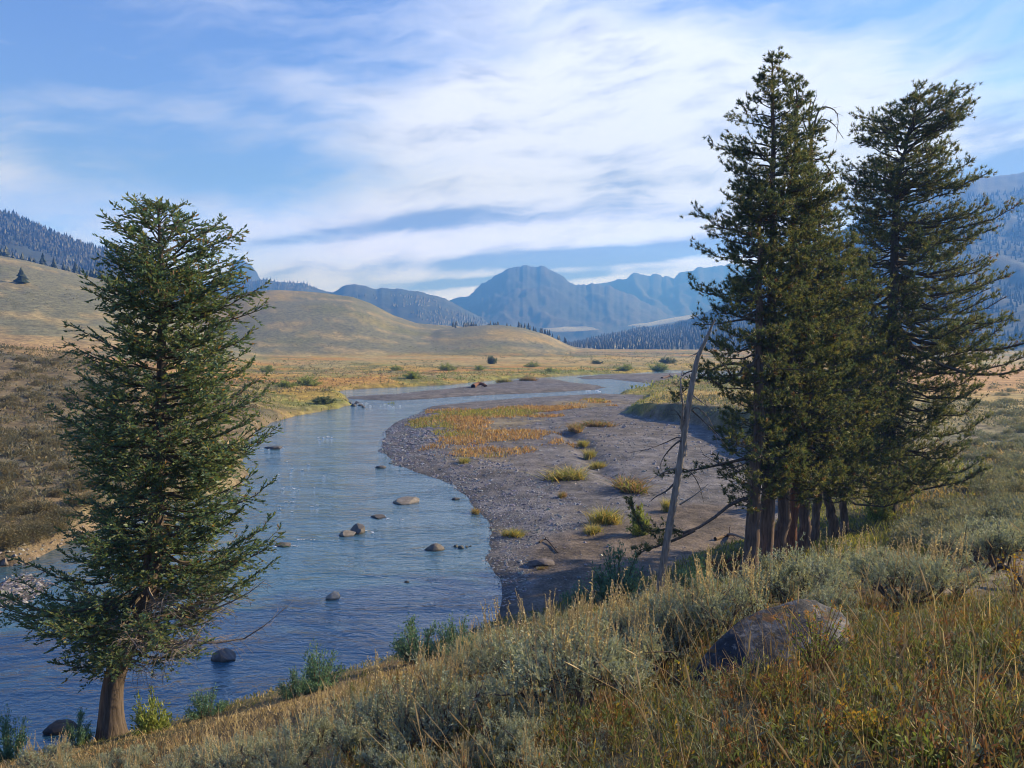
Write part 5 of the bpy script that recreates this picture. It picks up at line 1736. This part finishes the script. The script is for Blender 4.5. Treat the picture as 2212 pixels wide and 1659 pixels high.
# yellow, orange and lime leaved plants --------------------------------------------------
def leafy_plant(u, v, hpx, pal, label, seed, n=60, leaf=.05, name='leafy_plant', wide=.5, flowers=None):
    g = np.random.default_rng(seed)
    p0 = hit(u, v); s = hpx * p0[1] / F
    root = link(name, None, p0, label=label, cat='plant')
    st = Acc(); P_, D_, T_ = [], [], []
    for k in range(max(4, n // 14)):
        e = np.array((g.normal(0, wide * .4), g.normal(0, wide * .4), g.uniform(.75, 1.1))) * s
        Q = smooth_path([np.zeros(3), e * (.4, .4, .55), e], 6)
        st.tube(Q, np.linspace(.005, .002, 6), 4, (.16, .10, .05)); T_.append(e)
        for t in g.uniform(.3, 1, 14):
            p, tg = along(Q, t); P_.append(p); D_.append(unit(tg * .5 + g.normal(0, .6, 3)))
    P_, D_ = np.array(P_), np.array(D_); m = len(P_)
    V = leaf_quads(P_, D_, g.uniform(.7, 1.3, m) * leaf, g.uniform(.35, .5, m) * leaf, g)
    stem_o = link('stems', st.mesh('stems', mat_twig), parent=root)
    link('leaves', make_mesh('leaves', V, np.arange(m * 4).reshape(-1, 4), mat_leaf, np.repeat(np.asarray(pal)[g.integers(0, len(pal), m)] * g.uniform(.8, 1.2, (m, 1)), 4, 0)), parent=root)
    if flowers:
        T_ = np.array(T_); k = 9
        pp = (T_[:, None] + g.normal(0, .012, (len(T_), k, 3))).reshape(-1, 3)
        V = leaf_quads(pp, unit(g.normal(0, .5, pp.shape) + UP), np.full(len(pp), .018), np.full(len(pp), .010), g)
        link('flower_heads', make_mesh('flower_heads', V, np.arange(len(V)).reshape(-1, 4), mat_leaf, np.tile(np.array(flowers), (len(V), 1))), parent=stem_o, kind='stuff')


YEL = [(.52, .33, .035), (.48, .24, .03), (.42, .34, .05)]; ORG = [(.55, .20, .03), (.48, .26, .04)]; LM = [(.19, .235, .05), (.23, .27, .06)]
leafy_plant(2192, 1300, 110, YEL, 'tall plant with golden yellow leaves by the twisted dark stem', 1, 110, .055)
leafy_plant(2010, 1345, 36, YEL, 'small yellow leaved plant under the loose stalked sagebrush', 2, 40, .04)
leafy_plant(1910, 1355, 40, [(.45, .30, .05), (.22, .2, .05)], 'low plant with mixed yellow and green leaves right of the boulder', 3, 50, .04)
leafy_plant(1472, 1490, 60, [(.30, .30, .05), (.22, .25, .06), (.45, .3, .05)], 'yellow-green leafy plant at the end of the charred log', 4, 70, .04)
leafy_plant(1345, 1535, 36, ORG, 'orange leaved seedling in front of the large sagebrush', 5, 28, .05)
leafy_plant(1285, 1590, 30, ORG, 'pair of orange leaves low in the grass left of the boulder', 6, 20, .06)
leafy_plant(1142, 1618, 38, ORG, 'bright orange leaves at the foot of the bottom blue-grey sagebrush', 7, 28, .055)
leafy_plant(1765, 1475, 150, LM, 'upright lime green rabbitbrush growing against the front of the boulder', 8, 420, .035, 'rabbitbrush', .75, (.45, .22, .06))
leafy_plant(1700, 1500, 45, LM, 'low green rabbitbrush at the boulder foot, beside the upright one', 9, 180, .03, 'rabbitbrush', 1.2, (.40, .22, .08))
leafy_plant(1890, 1640, 90, [(.20, .22, .05), (.30, .24, .05)], 'yellow flowered rabbitbrush at the bottom edge below the boulder', 10, 320, .03, 'rabbitbrush', 1.0, (.50, .30, .05))
leafy_plant(1910, 1540, 60, [(.15, .19, .05), (.20, .21, .06)], 'olive rabbitbrush in the grass right of the boulder', 11, 260, .03, 'rabbitbrush', 1.2)
leafy_plant(2110, 1655, 50, [(.20, .25, .24), (.17, .22, .22)], 'pale silver blue leafed plant at the bottom edge', 12, 120, .04, 'silver_plant', 1.1)
leafy_plant(2010, 1700, 110, LM, 'green herb clump cut by the bottom edge beside the silver plant', 13, 260, .035, 'herb', .8)


# tall single grass stalks near the camera, each with its own seed head
g = np.random.default_rng(55)
st = [Acc() for _ in range(1)][0]
for _ in range(280):
    x, y = sector(1, 2.6, 11, -8, 36, g, 0.9)
    p = np.array((x[0], y[0], ground_z(x, y)[0]))
    l = g.uniform(.45, .95); ln = np.array((g.normal(-.12, .22), g.normal(0, .2), 0)) * l
    Q = smooth_path([p, p + UP * l * .55 + ln * .3, p + UP * l * .95 + ln], 7)
    st.tube(Q, np.linspace(.0022, .0010, 7), 3, np.array((.42, .30, .15)) * g.uniform(.7, 1.2))
    if g.random() < .6:
        e, tg = Q[-1], unit(Q[-1] - Q[-2])
        st.tube(np.array((e - tg * .10, e - tg * .06, e - tg * .02, e + tg * .02)), (.001, .0045, .004, .0008), 4, (.50, .38, .20))
link('stalks', st.mesh('stalks', mat_grass), kind='stuff')


# ---------------------------------------------------------------- far trees
def cone_tree(seed, tiers=5, n=9):
    g = np.random.default_rng(seed)
    a = Acc()
    for k in range(tiers):
        z0 = .10 + .78 * k / tiers; z1 = min(1.0, z0 + .34); r = .23 * (1 - k / tiers) ** .85 + .025
        th = np.arange(n) * 2 * math.pi / n + g.uniform(0, 1)
        ring = np.stack((np.cos(th) * r * g.uniform(.6, 1.3, n), np.sin(th) * r * g.uniform(.6, 1.3, n), z0 + g.normal(0, .025, n)), 1)
        V = np.concatenate((ring, [(0, 0, z1)]))
        T = [(i, (i + 1) % n, n) for i in range(n)]
        a.add(V, T, np.array((.045, .065, .038)) * g.uniform(.75, 1.25, (n + 1, 1)))
    t_ = Acc(); t_.tube(np.array(((0, 0, -.02), (0, 0, .3))), (.02, .014), 5, (.09, .075, .065))
    return a.mesh('crown', mat_needle), t_.mesh('trunk', mat_bark)


CONES = [cone_tree(800 + i) for i in range(4)]


def far_tree(u, v, hpx, d, label, group=None, name='conifer', k=0, wide=1.0, ground=True):
    p = at(u, v, d)
    if ground:
        p[2] = float(ground_z(p[0], p[1])[0])
    s = hpx * d / F
    root = link(name, None, p, (0, 0, rng.uniform(0, 6.28)), (s * wide, s * wide, s), label=label, cat='tree', group=group)
    link('crown', CONES[k][0], parent=root); link('trunk', CONES[k][1], parent=root)


far_tree(47, 617, 37, 430, 'lone dark conifer standing on the bare left hillside', wide=1.5)
g = np.random.default_rng(66)
for i in range(34):
    u = -10 + i * 7.6 + g.uniform(-4, 4)
    sk_v = np.interp(u, (0, 60, 130, 230, 300), (553, 563, 581, 606, 640))
    d = g.uniform(655, 760)
    far_tree(u, sk_v + 2, g.uniform(22, 40), d, 'dark conifer in the row behind the crest of the bare left hill', 'conifers behind the crest of the left hill', k=int(g.integers(4)), wide=1.15)
for i in range(40):
    u = g.uniform(975, 1105)
    far_tree(u, 705, g.uniform(9, 15), g.uniform(860, 1000), 'small conifer of the dark line behind the low middle hill', 'conifers behind the low middle hill', k=int(g.integers(4)))
for i in range(22):
    u = g.uniform(1120, 1235)
    far_tree(u, np.interp(u, (1130, 1235), (708, 745)), g.uniform(10, 16), g.uniform(830, 900), 'small conifer on the end slope of the low middle hill', 'conifers on the end of the low middle hill', k=int(g.integers(4)))


def forest(src, n, g, hmin, hmax, smax=1.0, thr=.45, sc=260, foot=0.0, amp=1.0):
    X, Y, Z, S = MTN[src]
    nv, nu = X.shape
    i = g.integers(0, nv - 1, n * 6); j = g.integers(0, nu - 1, n * 6); a = g.random(n * 6); b = g.random(n * 6)

    def bil(A):
        return (A[i, j] * (1 - a) + A[i + 1, j] * a) * (1 - b) + (A[i, j + 1] * (1 - a) + A[i + 1, j + 1] * a) * b
    x, y, z, s = bil(X), bil(Y), bil(Z), bil(S)
    t = np.abs(x / y)
    ok = (s < smax) & (s >= foot) & (t < .72) & (fbm(x, y, sc, 4, 88) > thr) & (z > 0)
    x, y, z = x[ok][:n], y[ok][:n], z[ok][:n]; m = len(x)
    h = g.uniform(hmin, hmax, m); k = 5
    th = np.arange(k) * 2 * math.pi / k
    V = np.zeros((m, 12, 3))
    for tier, (zb, zt, rr) in enumerate(((.02, .68, .25), (.40, 1.0, .15))):
        V[:, tier * 6:tier * 6 + k, 0] = np.cos(th) * rr; V[:, tier * 6:tier * 6 + k, 1] = np.sin(th) * rr
        V[:, tier * 6:tier * 6 + k, 2] = zb; V[:, tier * 6 + k, 2] = zt
    V = V * h[:, None, None] * g.uniform(.85, 1.15, (m, 12, 1)) + np.stack((x, y, z - 1), 1)[:, None]
    T = [(q, (q + 1) % k, k) for q in range(k)] + [(6 + q, 6 + (q + 1) % k, 6 + k) for q in range(k)]
    T = (np.arange(m)[:, None, None] * 12 + np.array(T)[None]).reshape(-1, 3)
    c = np.array((.020, .030, .021)) * g.uniform(.7, 1.35, (m, 1))
    link('forest', make_mesh('forest', V.reshape(-1, 3), T, mat_needle, np.repeat(c, 12, 0)), kind='stuff')


forest('forested_hill', 6000, g, 8, 15, 1.06, .40, 200)
forest('mountain_ridge', 2600, g, 9, 17, 1.03, .47, 330, .3)
forest('forested_mountain', 6200, g, 7, 13, .8, .38, 330)


# banks of mist lying in the far valley
def mist(u, v, d, wm, hm, dm, tilt, label_seed, dens):
    V, T = ICO[4]
    V = V * (1 + 2.2 * (n3(V, .45, label_seed, 5) - .5))[:, None] * np.array((wm, dm, hm))
    V[:, 2] = np.where(V[:, 2] < 0, V[:, 2] * .35, V[:, 2])
    V[:, 2] += V[:, 0] * tilt
    m_, t, o = material('mist')
    vv = t.new('ShaderNodeVolumePrincipled'); vv.inputs['Color'].default_value = (.95, .97, 1, 1); vv.inputs['Density'].default_value = dens
    t.l.new(vv.outputs[0], o.inputs['Volume'])
    link('mist', make_mesh('mist', V, T, m_, None, True), at(u, v, d), kind='stuff')


mist(1225, 714, 3400, 110, 17, 140, .02, 5, .016)
mist(1405, 702, 3700, 250, 17, 150, .17, 9, .014)
mist(960, 694, 3400, 80, 9, 90, .0, 15, .010)
